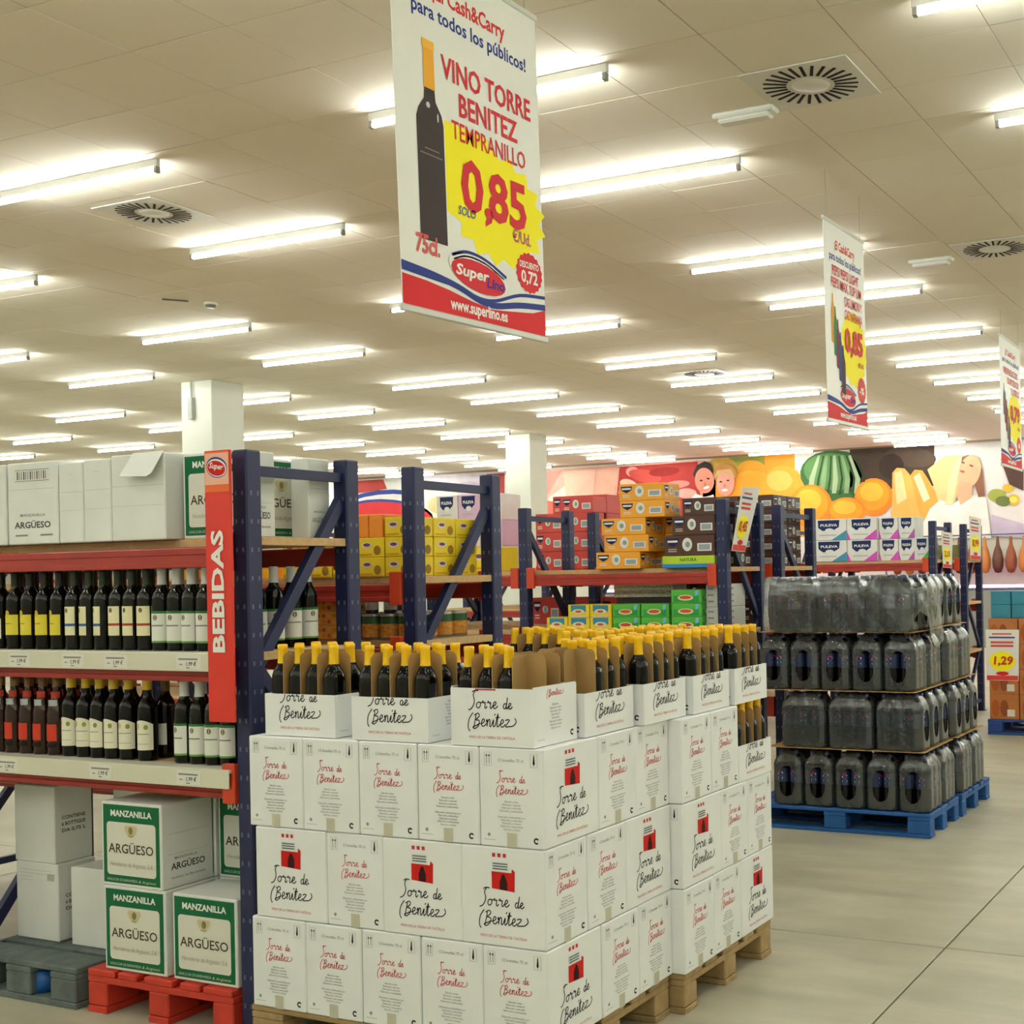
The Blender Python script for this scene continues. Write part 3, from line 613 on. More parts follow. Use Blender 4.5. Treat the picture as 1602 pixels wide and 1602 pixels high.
def divider(L, horizontal):
    """brown cardboard partition, tall, with rounded top corners"""
    h, r, n = 0.282, 0.02, 4; pts = [(-L / 2, 0.006), (L / 2, 0.006)]
    for i in range(n + 1): a = PI / 2 * i / n; pts.append((L / 2 - r + r * math.cos(a), h - r + r * math.sin(a)))
    for i in range(n + 1): a = PI / 2 + PI / 2 * i / n; pts.append((-L / 2 + r + r * math.cos(a), h - r + r * math.sin(a)))
    k = len(pts); w_ = 0.0012
    V = [((a, -w_, b) if horizontal else (-w_, a, b)) for a, b in pts] + [((a, w_, b) if horizontal else (w_, a, b)) for a, b in pts]
    F = [tuple(range(k)), tuple(range(2 * k - 1, k - 1, -1))] + [(i, k + i, k + (i + 1) % k, (i + 1) % k) for i in range(k)]
    return MB().add(V, F, KRAFT_D).mesh('divider')
div_x, div_y = divider(CW - 0.012, True), divider(CN - 0.012, False)
def open_carton(x, y, z, turned, where, high=0, missing=()):
    o = obj('open_wine_carton', tray_me[high], None, (x, y, z), (0, 0, (PI / 2 if turned else 0) + R.uniform(-0.012, 0.012)))
    tag(o, f'open white wine carton cut low, {where}', 'carton', 'open wine cartons')
    obj('brand_print', tray_pr[high], o)
    e = obj('side_print', tray_sd[high], o)
    if turned: e.rotation_euler = (0, 0, PI)
    for k in (-1, 0, 1): obj('divider', div_y, o, (k * PITCH, 0, 0))
    for k in (-0.5, 0.5): obj('divider', div_x, o, (0, k * PITCH, 0))
    mw = Matrix.Translation(o.location) @ Matrix.Rotation(o.rotation_euler.z, 4, 'Z')
    for i in range(4):
        for j in range(3):
            if (i, j) in missing: continue
            p_ = mw @ Vector(((i - 1.5) * PITCH, (j - 1) * PITCH, 0.005))
            b_ = tag(obj('wine_bottle', wine_me, None, p_, (0, 0, R.uniform(0, 6))), f'yellow-capped bottle, {(("aisle", "middle", "inner") if turned else ("front", "middle", "back"))[j]} row {ORD[i]}, open carton {where}', 'bottle', 'bottles in the open carton ' + where)
            obj('capsule', ycap_me, b_)
ZT = Z0 + 3 * TIER
open_carton(-3.145, 3.30, ZT, False, 'leftmost in front', 0)
open_carton(-2.755, 3.29, ZT, False, 'second from the left in front', 0)
open_carton(-2.348, 3.285, ZT, False, 'with empty pockets at the front aisle corner', 1, missing=((3, 0), (3, 1), (3, 2), (2, 2), (2, 1), (1, 2)))
for i, y in enumerate((3.575, 3.91, 4.247, 4.587)):
    open_carton([-2.29, -2.262, -2.245, -2.235][i], y, ZT + 0.0005, True, f'{["first behind the corner", "second behind the corner", "third behind the corner", "farthest"][i]} on the aisle side', 0, missing=((0, 0), (0, 1), (0, 2), (1, 2)) if i == 0 else ())
open_carton(-2.62, 4.24, ZT, True, 'inside the rear stack next to the aisle', 0)
open_carton(-2.98, 4.42, ZT, False, 'at the inner left of the rear stack', 0)
open_carton(-2.56, 4.58, ZT, True, 'at the inner back of the rear stack', 0)
open_carton(XR2 - CN / 2, YP2 + 2 * CN + CW / 2 + 0.004, Z0 + 2 * TIER, True, 'under another at the far aisle end', 0)

# ================================================================ HANGING BANNERS
CLOTH = mat('banner_vinyl', 'e6e6da', 0.5, var=0.02)
RAIL = mat('banner_rail', 'cfd2c6', 0.4, var=0)
def burst(f, cx, cy, rx, ry, n, m, dep=0.16):
    f.poly([(cx + rx * (1 if i % 2 else 1 - dep) * math.cos(PI * i / n), cy + ry * (1 if i % 2 else 1 - dep) * math.sin(PI * i / n)) for i in range(2 * n)], m)
def banner(label, yc, zb, w_, h, kind, tilt=0.03):
    t = thing('hanging_banner', label, 'banner', (-2.9, yc, zb), 0, 'price banners hung from the ceiling'); t.rotation_euler = (tilt, 0, 0)
    MB().box((-0.0015, -w_ / 2, 0.01), (0.0015, w_ / 2, h - 0.01), CLOTH).build('panel', t)
    for z in (0, h - 0.025): MB().box((-0.008, -w_ / 2 - 0.01, z), (0.008, w_ / 2 + 0.01, z + 0.025), RAIL, 0.004).build('rail', t)
    for y in (-w_ * 0.42, w_ * 0.42): MB().tube((0, y, h), (0, y, CEIL - zb - 0.002 - y * tilt), 0.0012, mat('hanging_wire', '8a887a', 0.5, var=0), 5).build('hanging_wire', t)
    def L(): mb = MB(); return mb, Flat(mb, (0.0016, -w_ / 2, 0), (0, w_, 0), (0, 0, h), 0.0006 / max(w_ * h, 0.01))
    A = h / w_
    # bottom band and waves
    mb, f = L(); f.poly([(0.002, 0.02), (0.998, 0.02), (0.998, 0.10), (0.9, 0.082), (0.7, 0.068), (0.6, 0.062), (0.45, 0.07), (0.3, 0.085), (0.15, 0.095), (0.002, 0.1)], ink('d2282c'))
    f.layer(2).text('www.superlino.es', 0.5, 0.036, 0.045, WHITEINK, 0.03, 0, width=0.4); mb.build('bottom_band', t)
    mb, f = L()
    for off, th_ in ((0.0, 0.018), (0.03, 0.01)):
        f.ribbon(spline([(0.0, 0.125 - off * 0.4), (0.2, 0.115 - off * 0.3), (0.36, 0.1), (0.5, 0.078 + off * 0.2), (0.62, 0.075 + off * 0.5), (0.8, 0.095 + off), (1.0, 0.108 + off)], 4), th_, NAVYINK); f.layer(2)
    mb.build('wave_stripes', t)
    mb, f = L(); f.layer(3).ell(0.5, 0.15, 0.205, 0.05, WHITEINK, rot=-0.08); f.ribbon(spline([(0.32, 0.186), (0.42, 0.205), (0.55, 0.198), (0.7, 0.165)], 5), 0.009, NAVYINK); f.ribbon(spline([(0.33, 0.175), (0.42, 0.193), (0.55, 0.187), (0.68, 0.158)], 5), 0.005, NAVYINK)
    f.layer(4).ell(0.5, 0.143, 0.19, 0.043, ink('cf2a36'), rot=-0.06); f.layer(5).text('Super', 0.45, 0.137, 0.042, WHITEINK, 0.03, 0.15, width=0.23); f.text('Lino', 0.615, 0.122, 0.04, ink('3b2f8a'), 0.03, 0.15, width=0.13); mb.build('store_logo', t)
    mb, f = L(); f.text('¡El Cash&Carry', 0.5, 0.868, 0.062, ink('cf3230'), 0.025, 0.0, width=0.5); f.text('para todos los públicos!', 0.515, 0.808, 0.055, NAVYINK, 0.02, 0, width=0.79); mb.build('slogan', t)
    red = ink('cb2c34')
    if kind == 'wine':
        mb, f = L(); burst(f, 0.66, 0.36, 0.37, 0.17, 17, YELLOWINK); f.layer(0.5).poly([(0.302, 0.3), (0.6, 0.3), (0.6, 0.55), (0.302, 0.55)], YELLOWINK); mb.build('price_burst', t)
        mb, f = L(); f.layer(2); B = lambda pts, m: f.poly(pts, m)
        B([(0.125, 0.205), (0.295, 0.205), (0.295, 0.53), (0.285, 0.555), (0.25, 0.585), (0.243, 0.63), (0.183, 0.63), (0.176, 0.585), (0.14, 0.555), (0.125, 0.53)], ink('3c3230')); f.layer(3)
        B([(0.178, 0.615), (0.248, 0.615), (0.246, 0.74), (0.18, 0.74)], ink('eaa832')); f.layer(4); B([(0.174, 0.722), (0.25, 0.722), (0.25, 0.745), (0.174, 0.745)], ink('f0b842')); f.layer(3)
        f.rect(0.14, 0.435, 0.28, 0.438, ink('8a7a6c')); f.rect(0.17, 0.45, 0.26, 0.453, ink('8a7a6c')); f.ell(0.2, 0.57, 0.012, 0.008, ink('c8c8c0')); f.ell(0.26, 0.545, 0.005, 0.012, ink('c8c8c0')); mb.build('bottle_picture', t)
        mb, f = L(); f.layer(3); f.text('VINO TORRE', 0.615, 0.665, 0.088, red, 0.02, width=0.64); f.text('BENITEZ', 0.61, 0.58, 0.088, red, 0.02, width=0.42); f.text('TEMPRANILLO', 0.615, 0.51, 0.072, red, 0.008, width=0.53); mb.build('product_name', t)
        mb, f = L(); f.layer(4); f.text('0', 0.475, 0.325, 0.2, red, 0.028, width=0.155); f.text(',', 0.585, 0.325, 0.17, red, 0.03, width=0.06); f.text('85', 0.735, 0.325, 0.19, red, 0.028, width=0.285); f.text('€/Ud.', 0.83, 0.282, 0.05, ink('b75a74'), 0.02, width=0.14); f.text('SOLO', 0.43, 0.305, 0.035, ink('54689a'), 0.02, 0.2, width=0.12); mb.build('price', t)
        mb, f = L(); f.layer(3); f.text('75cl.', 0.165, 0.168, 0.07, ink('d25a54'), 0.03, 0.1, width=0.15); mb.build('bottle_size', t)
        mb, f = L(); f.layer(2); burst(f, 0.88, 0.2, 0.105, 0.062, 18, ink('cf2a30'), 0.08); f.layer(3).text('DESCUENTO', 0.88, 0.214, 0.026, WHITEINK, 0.03, width=0.15); f.text('0,72', 0.88, 0.17, 0.05, WHITEINK, 0.03, width=0.13); mb.build('discount_badge', t)
    else:
        soft = kind == 'soda'
        mb, f = L(); burst(f, 0.68, 0.4, 0.34, 0.2, 15, YELLOWINK, 0.1); mb.build('price_burst', t)
        mb, f = L(); f.layer(2)
        cols = ('d79a2a', '2f7a48', '7a2c24', '273a7a', '3f2418') if soft else ('4a6a74', '8a3a24', '5a2430', '9a6a3a', '3a3040')
        for i, c in enumerate(cols):
            x = 0.13 + 0.055 * i; y0 = 0.5 - 0.06 * i; f.poly([(x, y0 - 0.1), (x + 0.09, y0 - 0.11), (x + 0.095, y0 + 0.05), (x + 0.06, y0 + 0.1), (x + 0.055, y0 + 0.14), (x + 0.03, y0 + 0.14), (x + 0.025, y0 + 0.1), (x, y0 + 0.05)], ink(c)); f.k += 1
        mb.build('bottle_picture', t)
        mb, f = L(); f.layer(8)
        if soft:
            for tx, x, y, wd in (('PEPSI PEPSI LIGHT', 0.5, 0.735, 0.66), ('PEPSI MAX, 7UP LIM', 0.52, 0.675, 0.74), ('CAS LIMON Y', 0.68, 0.605, 0.45), ('CAS NARANJA', 0.68, 0.54, 0.45)): f.text(tx, x, y, 0.068, red, 0.015, width=wd)
        else:
            for tx, x, y, wd in (('REFRESCOS', 0.5, 0.72, 0.66), ('SURTIDOS', 0.6, 0.65, 0.55), ('2 LITROS', 0.7, 0.58, 0.4)): f.text(tx, x, y, 0.068, red, 0.015, width=wd)
        mb.build('product_name', t)
        mb, f = L(); f.layer(9).text('0,85' if soft else '0,79', 0.68, 0.38, 0.16, red, 0.045, width=0.46); f.text('€/Ud.', 0.85, 0.315, 0.035, red, 0.02, width=0.14); mb.build('price', t)
        mb, f = L(); f.layer(2); burst(f, 0.86, 0.2, 0.11, 0.07, 18, ink('cf4a40'), 0.08); f.layer(3).text('-%', 0.86, 0.18, 0.05, WHITEINK, 0.03, width=0.12); mb.build('discount_badge', t)
    return t
banner('large banner advertising Torre Benitez wine at 0,85 above the carton stack', 3.885, 2.545, 0.88, 1.34, 'wine', 0.03)
banner('hanging banner with soft drink bottles and 0,85 above the cola stack', 7.95, 2.575, 0.78, 1.34, 'soda', 0.02)
banner('hanging banner cut by the right edge, farthest of the three', 12.9, 2.62, 0.95, 1.34, 'other', 0.0)

# ================================================================ BOTTLES ON THE WINE RACK
def lab(r, z0, z1, m, half=1.15, top=None):
    """paper label wrapped round the front of a bottle; top = arched upper edge height"""
    n = 10; V = []; F = []
    for i in range(n + 1):
        a = -PI / 2 - half + 2 * half * i / n; zt = z1 + (top * math.sin(PI * i / n) if top else 0)
        V += [(r * math.cos(a), r * math.sin(a), z0), (r * math.cos(a), r * math.sin(a), zt)]
    F = [(2 * i, 2 * i + 2, 2 * i + 3, 2 * i + 1) for i in range(n)]
    return MB().add(V, F, m, True)
def emblem(r, z, s, m, dx=0.0):
    V = []; n = 8
    for i in range(n):
        a = -PI / 2 + dx + s / r * math.cos(2 * PI * i / n); V.append((r * math.cos(a), r * math.sin(a), z + s * 1.2 * math.sin(2 * PI * i / n)))
    return MB().add(V, [tuple(range(n))], m)
def capm(m, z0, z1): return capsule(m, z0, z1)
GREENGL = mat('green_black_glass', '0a0e08', 0.06, var=0, spec=0.35)
BROWNGL = mat('cola_brown_glass', '2a120a', 0.05, var=0, spec=0.5)
TYPES = {}
def btype(key, glass, cap, parts, prof=BPROF): TYPES[key] = (MB().lathe(prof, glass, 16).mesh('bottle'), cap, parts)
CREAM = ink('ece9d0'); WHITEL = ink('e9eae0')
btype('yellow', GLASS_DK, capm(mat('black_capsule', '1d1a16', 0.35, var=0), 0.225, 0.303), [('label', lab(0.037, 0.055, 0.135, ink('e8d84a')).mesh('label')), ('crest', emblem(0.0374, 0.14, 0.011, ink('d8b23c')).mesh('crest')), ('label_text', lab(0.0373, 0.098, 0.102, ink('a89a3a'), 0.5).mesh('label_text'))])
btype('blue', GREENGL, capm(mat('dark_green_capsule', '22301c', 0.35, var=0), 0.225, 0.303), [('label', lab(0.037, 0.055, 0.165, ink('efe9bd'), 0.62).mesh('label')), ('label_band', lab(0.0373, 0.09, 0.1, ink('3f6aa4'), 0.62).mesh('label_band')), ('crest', emblem(0.0374, 0.15, 0.008, ink('8a7a4a'), -0.3).mesh('crest'))])
btype('redband', GREENGL, MATS and capm(MATS['dark_green_capsule'], 0.225, 0.303), [('label', lab(0.037, 0.055, 0.165, ink('efe9bd'), 0.9).mesh('label')), ('label_band', lab(0.0373, 0.092, 0.101, ink('b0442e'), 0.9).mesh('label_band')), ('crest', emblem(0.0374, 0.15, 0.008, ink('6a5a3a')).mesh('crest'))])
btype('sherry', GREENGL, capm(mat('white_capsule', 'd9dcd8', 0.35, var=0), 0.243, 0.303), [('label', lab(0.037, 0.03, 0.145, WHITEL, 1.2).mesh('label')), ('label_edge', lab(0.0373, 0.137, 0.146, ink('3d7a44'), 1.2).mesh('label_edge')), ('lower_edge', lab(0.0373, 0.029, 0.036, ink('6a9a4c'), 1.2).mesh('lower_edge')), ('crest', emblem(0.0374, 0.122, 0.009, ink('7a6a4a')).mesh('crest')), ('label_text', lab(0.0374, 0.09, 0.095, ink('8d9086'), 0.8).mesh('label_text'))])
btype('gold', GLASS_DK, capm(mat('gold_capsule', 'd9b42a', 0.35, var=0.03), 0.262, 0.305), [('label', lab(0.037, 0.04, 0.135, CREAM, 1.2, 0.016).mesh('label')), ('crest', emblem(0.0374, 0.128, 0.01, ink('c79a6a'), -0.5).mesh('crest')), ('fruit_motif', emblem(0.0374, 0.125, 0.008, ink('8a9a3a'), 0.5).mesh('fruit_motif')), ('label_text', lab(0.0374, 0.098, 0.101, ink('a09a8a'), 0.8).mesh('label_text')), ('label_lines', lab(0.0374, 0.062, 0.064, ink('b0aa98'), 0.8).mesh('label_lines'))])
RUM = [(0, 0), (0.034, 0), (0.037, 0.006), (0.037, 0.16), (0.033, 0.185), (0.02, 0.225), (0.0155, 0.25), (0.0155, 0.3), (0, 0.3)]
btype('rum', BROWNGL, capm(mat('amber_capsule', '7a5a2a', 0.3, var=0), 0.262, 0.312), [('label', lab(0.0375, 0.055, 0.12, ink('c6402a'), 0.8).mesh('label')), ('lower_label', lab(0.0375, 0.03, 0.045, ink('20140f'), 0.8).mesh('lower_label')), ('neck_label', lab(0.0215, 0.22, 0.245, ink('b23c2c'), 1.4).mesh('neck_label')), ('shoulder_highlight', lab(0.031, 0.186, 0.214, mat('painted_glint', 'b9c0c4', 0.25, 0.6, var=0), 0.9).mesh('shoulder_highlight'))], RUM)  # silver patch on the shoulder is a highlight painted on the glass
btype('whitelabel', GLASS_DK, TYPES['yellow'][1], [('label', lab(0.037, 0.04, 0.12, WHITEL, 0.9).mesh('label'))])
btype('amber', GLASS_BR, capm(MATS['amber_capsule'], 0.25, 0.303), [('label', lab(0.037, 0.05, 0.13, WHITEL, 0.7).mesh('label'))])
DESC = {'yellow': 'dark bottle with yellow arched label', 'blue': 'bottle with cream label and blue band', 'redband': 'bottle with cream label and red band', 'sherry': 'sherry bottle, white neck, green-edged label,',
        'gold': 'wine bottle, gold top, cream label,', 'rum': 'dark spirit bottle with red label', 'whitelabel': 'dark bottle with plain white label', 'amber': 'lone dark bottle with amber cap set back on the shelf'}
def at_px(X, Y): v = Vector((X, Y, 1.4 - EYE)); return CXP + FPX * v.dot(RT) / v.dot(FW)
def shelf_row(key, pxs, pyl, Y, z, shelf, rows=2, rot=0.0, own=None):
    me, cap, parts = TYPES[key]
    for r in range(rows):
        for i, x in enumerate(pxs):
            X = at_y(x, pyl, Y).x; y = Y + r * 0.083
            if r: X -= 0.004
            if own: w_ = ', ' + own
            elif len(pxs) == 1: w_ = '' if r == 0 else ', in the row behind'
            elif r == 0: w_ = f', {ORD[i]} from left'
            else: w_ = f', {ORD[i]} in second row'
            t = tag(obj('bottle', me, None, (X + R.uniform(-0.001, 0.001), y, z + 0.0008), (0, 0, rot + R.uniform(-0.25, 0.25))), f'{DESC[key]} on the {shelf} shelf{w_}', 'bottle', f'{key} bottles on the wine rack')
            obj('capsule', cap, t)
            for nm, m_ in parts: obj(nm, m_, t)
shelf_row('whitelabel', [3], 1000, 3.30, S1, 'upper wine')
shelf_row('yellow', [26, 49, 72, 95], 1000, 3.30, S1, 'upper wine')
shelf_row('blue', [118.5, 141, 163.5], 1000, 3.30, S1, 'upper wine')
shelf_row('redband', [187, 209, 231], 1000, 3.30, S1, 'upper wine')
shelf_row('sherry', [255, 278, 301, 324], 1000, 3.30, S1, 'upper wine', 2)
shelf_row('sherry', [347], 1000, 3.30, S1, 'upper wine', 1, 0.2, 'at the sign end')
for k in range(4): shelf_row('sherry', [at_px(-3.545, 3.385 + k * 0.084)], 1000, 3.385 + k * 0.084, S1, 'upper wine', 1, 1.1, f'{ORD[k]} by the post')
shelf_row('rum', [3, 25, 47, 69, 91], 1170, 3.30, S2, 'lower wine')
shelf_row('gold', [114, 136, 158, 180, 203], 1170, 3.30, S2, 'lower wine')
shelf_row('gold', [232], 1170, 3.30, S2, 'lower wine', 1, 0.0, 'nearest the lone amber-capped one')
shelf_row('amber', [260], 1170, 3.38, S2, 'lower wine', 1)
shelf_row('sherry', [290, 313.5, 337, 360.5], 1170, 3.30, S2, 'lower wine', 2)

# ================================================================ SHERRY AND PLAIN CARTONS ON THE WINE RACK
SW, SD, SH = 0.314, 0.228, 0.312
def sherry_front():
    mb = MB(); f = Flat(mb, (0, -SD / 2, 0), lift=0.0007); f.rect(-0.147, 0.012, 0.147, 0.302, GREENINK)
    f.layer(2).rrect(-0.128, 0.042, 0.128, 0.238, 0.014, ink('e2e2d4')); f.text('MANZANILLA', 0, 0.26, 0.032, WHITEINK, 0.03, width=0.215)
    f.layer(3); f.text('ARGÜESO', 0, 0.125, 0.048, ink('4a4632'), 0.012, width=0.235); f.text('Herederos de Argüeso, S.A.', 0.0, 0.075, 0.024, ink('a8a290'), 0.0, 0.35, width=0.225)
    f.poly([(-0.03, 0.228), (0.03, 0.228), (0.034, 0.215), (0.022, 0.195), (0.0, 0.182), (-0.022, 0.195), (-0.034, 0.215)], ink('d0c49c')); f.layer(4).ell(0, 0.21, 0.011, 0.014, ink('8a8452')); f.ell(0, 0.19, 0.016, 0.004, ink('b9ad7c'))
    f.layer(2).text('SANLUCAR DE BARRAMEDA', -0.05, 0.02, 0.014, ink('c8d8c8'), 0.0, width=0.16); f.text('& Argüeso', 0.08, 0.02, 0.014, ink('d8d8a8'), 0.0, 0.2, width=0.09)
    return mb.mesh('green_label')
def sherry_side():
    mb = MB(); f = Flat(mb, (SW / 2, 0, 0), (0, 1, 0), (0, 0, 1), 0.0007); f.text('MANZANILLA', -0.01, 0.105, 0.014, GREYINK, 0.01, width=0.1); f.text('ARGÜESO', 0.0, 0.068, 0.034, DKGREY, 0.02, width=0.15)
    f.text('Sanlúcar de Barrameda', 0, 0.035, 0.012, GREYINK, 0.01, width=0.15); f.rect(-0.09, 0.2, 0.09, 0.2012, LTGREY); f.rect(-0.09, 0.125, 0.09, 0.1262, LTGREY); return mb.mesh('side_print')
sherry_me = MB().box((-SW / 2, -SD / 2, 0), (SW / 2, SD / 2, SH), CARTON2, 0.004).mesh('sherry_carton'); gl_me, ss_me = sherry_front(), sherry_side()
def sherry(x, y, z, label, rot=0.0, side=True):
    o = tag(obj('sherry_carton', sherry_me, None, (x, y, z), (0, 0, rot)), label, 'carton', 'sherry cartons'); obj('green_label', gl_me, o)
    if side: obj('side_print', ss_me, o)
    return o
y0 = 3.22 + SD / 2; zr = 0.1635
sherry(-4.003, y0, zr, 'green-labelled sherry carton on the red pallet, bottom left under another one', 0.01)
sherry(-3.655, y0 + 0.004, zr, 'green-labelled sherry carton on the red pallet with nothing on top, by the post', 0.0)
sherry(-4.011, y0, zr + SH + 0.001, 'green-labelled sherry carton on top of the other two at floor level', -0.005)
sherry(-4.003, y0 + SD + 0.005, zr, 'sherry carton hidden at the back of the red pallet, left', 0.0)
sherry(-3.68, y0 + SD + 0.008, zr, 'sherry carton hidden at the back of the red pallet by the post', 0.0)
sherry(-4.005, y0 + SD + 0.004, zr + SH + 0.001, 'sherry carton stacked behind the topmost green-labelled one at floor level', 0.0)
sherry(-3.68, y0 + SD + 0.01, zr + SH + 0.001, 'sherry carton with grey side print standing behind the low uncovered one', 0.0)
def plain(x0, x1, ya, yb, z0, z1, label, prints=None, m=CARTON2):
    o = tag(MB().box((-(x1 - x0) / 2, -(yb - ya) / 2, 0), ((x1 - x0) / 2, (yb - ya) / 2, z1 - z0), m, 0.004).build('white_carton', None, ((x0 + x1) / 2, (ya + yb) / 2, z0)), label, 'carton', 'plain white cartons on the wine rack')
    w_, h, d = x1 - x0, z1 - z0, yb - ya
    mb = MB(); f = Flat(mb, (0, -d / 2, 0), lift=0.0006); g = Flat(mb, (w_ / 2, 0, 0), (0, 1, 0), (0, 0, 1), 0.0006)
    prints and prints(f, g, w_, h, d)
    if mb.f: mb.build('print', o)
    return o
def p_bott(f, g, w_, h, d):
    for i, tx in enumerate(('CONTIENE', '6 BOTTIGLIE', 'DA 0,75 L')): g.text(tx, 0.0, h * 0.56 - i * 0.026, 0.02, DKGREY, 0.02, width=d * 0.62)
def p_lines(f, g, w_, h, d):
    p_bott(f, g, w_, h, d)
    for i in range(4): f.rect(-w_ * 0.4, h * 0.9 - i * 0.014, w_ * (0.38 if i < 2 else -0.1), h * 0.905 - i * 0.014, LTGREY)
    f.rect(w_ * 0.25, h * 0.78, w_ * 0.42, h * 0.87, LTGREY)
ZG = 0.1565
plain(-4.915, -4.675, 3.40, 3.57, ZG + 0.313, ZG + 0.626, 'plain white six-bottle carton, upper one of two on the grey pallet', p_bott)
plain(-4.91, -4.66, 3.40, 3.57, ZG, ZG + 0.312, 'white carton with small grey print, under another on the grey pallet', p_lines)
plain(-4.585, -4.31, 3.40, 3.57, ZG, ZG + 0.312, 'plain white carton standing alone on the grey pallet beside the green labels')
plain(-4.59, -4.31, 3.60, 3.77, ZG, ZG + 0.312, 'white carton in the back row of the grey pallet, lower', p_bott)
plain(-4.59, -4.33, 3.60, 3.77, ZG + 0.313, ZG + 0.625, 'white carton in the back row of the grey pallet, upper', p_bott)
def p_arg(f, g, w_, h, d):
    f.rect(-w_ * 0.36, h * 0.75, w_ * 0.36, h * 0.92, ink('e4e4d8')); f.layer(2)
    for i in range(14): f.rect(-w_ * 0.3 + i * w_ * 0.044, h * 0.79, -w_ * 0.3 + i * w_ * 0.044 + (0.003 if i % 3 else 0.006), h * 0.89, DKGREY)
    for a, b, c, e in ((-0.34, 0.77, 0.34, 0.775), (-0.34, 0.905, 0.34, 0.91)): f.rect(w_ * a, h * b, w_ * c, h * e, DKGREY)
    f.layer(1).rect(-w_ * 0.45, h * 0.67, w_ * 0.45, h * 0.674, LTGREY); f.text('MANZANILLA', 0, h * 0.34, 0.015, GREYINK, 0.01, width=w_ * 0.5); f.text('ARGÜESO', 0, h * 0.2, 0.034, DKGREY, 0.02, width=w_ * 0.72)
    f.rect(-w_ * 0.35, h * 0.1, -w_ * 0.1, h * 0.12, GREYINK); f.rect(w_ * 0.15, h * 0.1, w_ * 0.4, h * 0.12, GREYINK)
def p_fold(f, g, w_, h, d): f.rect(-w_ * 0.49, h * 0.63, w_ * 0.49, h * 0.634, LTGREY); f.rect(-w_ * 0.49, h * 0.4, w_ * 0.49, h * 0.403, LTGREY); f.rect(-0.02, h * 0.85, 0.02, h * 0.853, LTGREY)
ZS = 1.7565
plain(-4.93, -4.7, 3.24, 3.46, ZS, ZS + 0.316, 'white sherry carton at the far left end of the top rack shelf')
plain(-4.688, -4.402, 3.24, 3.46, ZS, ZS + 0.318, 'white carton with barcode box and grey sherry lettering on the top shelf', p_arg)
plain(-4.395, -4.262, 3.24, 3.46, ZS, ZS + 0.305, 'narrow plain white carton beside the barcode carton on the top shelf', p_fold)
plain(-4.258, -4.112, 3.24, 3.46, ZS, ZS + 0.31, 'second narrow plain white carton on the top shelf', p_fold)
big = plain(-4.108, -3.83, 3.24, 3.46, ZS, ZS + 0.318, 'plain white carton with an open flap hanging over its front on the top shelf', p_fold)
MB().add([(-0.02, -0.112, 0.32), (0.139, -0.112, 0.322), (0.12, -0.15, 0.24), (0.1, -0.155, 0.228), (-0.045, -0.15, 0.236), (-0.02, -0.109, 0.322), (0.139, -0.109, 0.324), (0.12, -0.147, 0.241), (0.1, -0.152, 0.229), (-0.045, -0.147, 0.237)], [(0, 4, 3, 2, 1), (5, 6, 7, 8, 9), (0, 1, 6, 5), (1, 2, 7, 6), (2, 3, 8, 7), (3, 4, 9, 8), (4, 0, 5, 9)], CARTON2).build('open_flap', big)
for i in range(4): plain(-4.93 + i * 0.27, -4.668 + i * 0.268, 3.48, 3.7, ZS, ZS + 0.31, f'white carton in the back row of the top rack shelf, {ORD[i]} from the far end')
o = tag(obj('sherry_carton', sherry_me, None, (-3.655, 3.3 + SD / 2 * 0.62, ZS)), 'green-labelled sherry carton on the top shelf half covered by the red sign', 'carton', 'sherry cartons'); o.scale = (0.98, 0.6, 1); obj('green_label', gl_me, o); obj('side_print', ss_me, o)
o = sherry(-3.63 - SD / 2, 3.44 + SW / 2, ZS, 'sherry carton turned with its green label towards the aisle end, top shelf', PI / 2, False); o.scale = (0.95, 1, 0.98)
def p_out(f, g, w_, h, d): g.rect(-d * 0.4, h * 0.62, d * 0.4, h * 0.626, LTGREY); g.text('ARGÜESO', 0, h * 0.2, 0.026, GREYINK, 0.02, width=d * 0.7); g.text('MANZANILLA', 0, h * 0.32, 0.012, GREYINK, 0.01, width=d * 0.5)
plain(-3.585, -3.495, 3.6, 3.71, ZS, ZS + 0.305, 'slim white sherry carton at the back corner of the top shelf by the post', p_out)

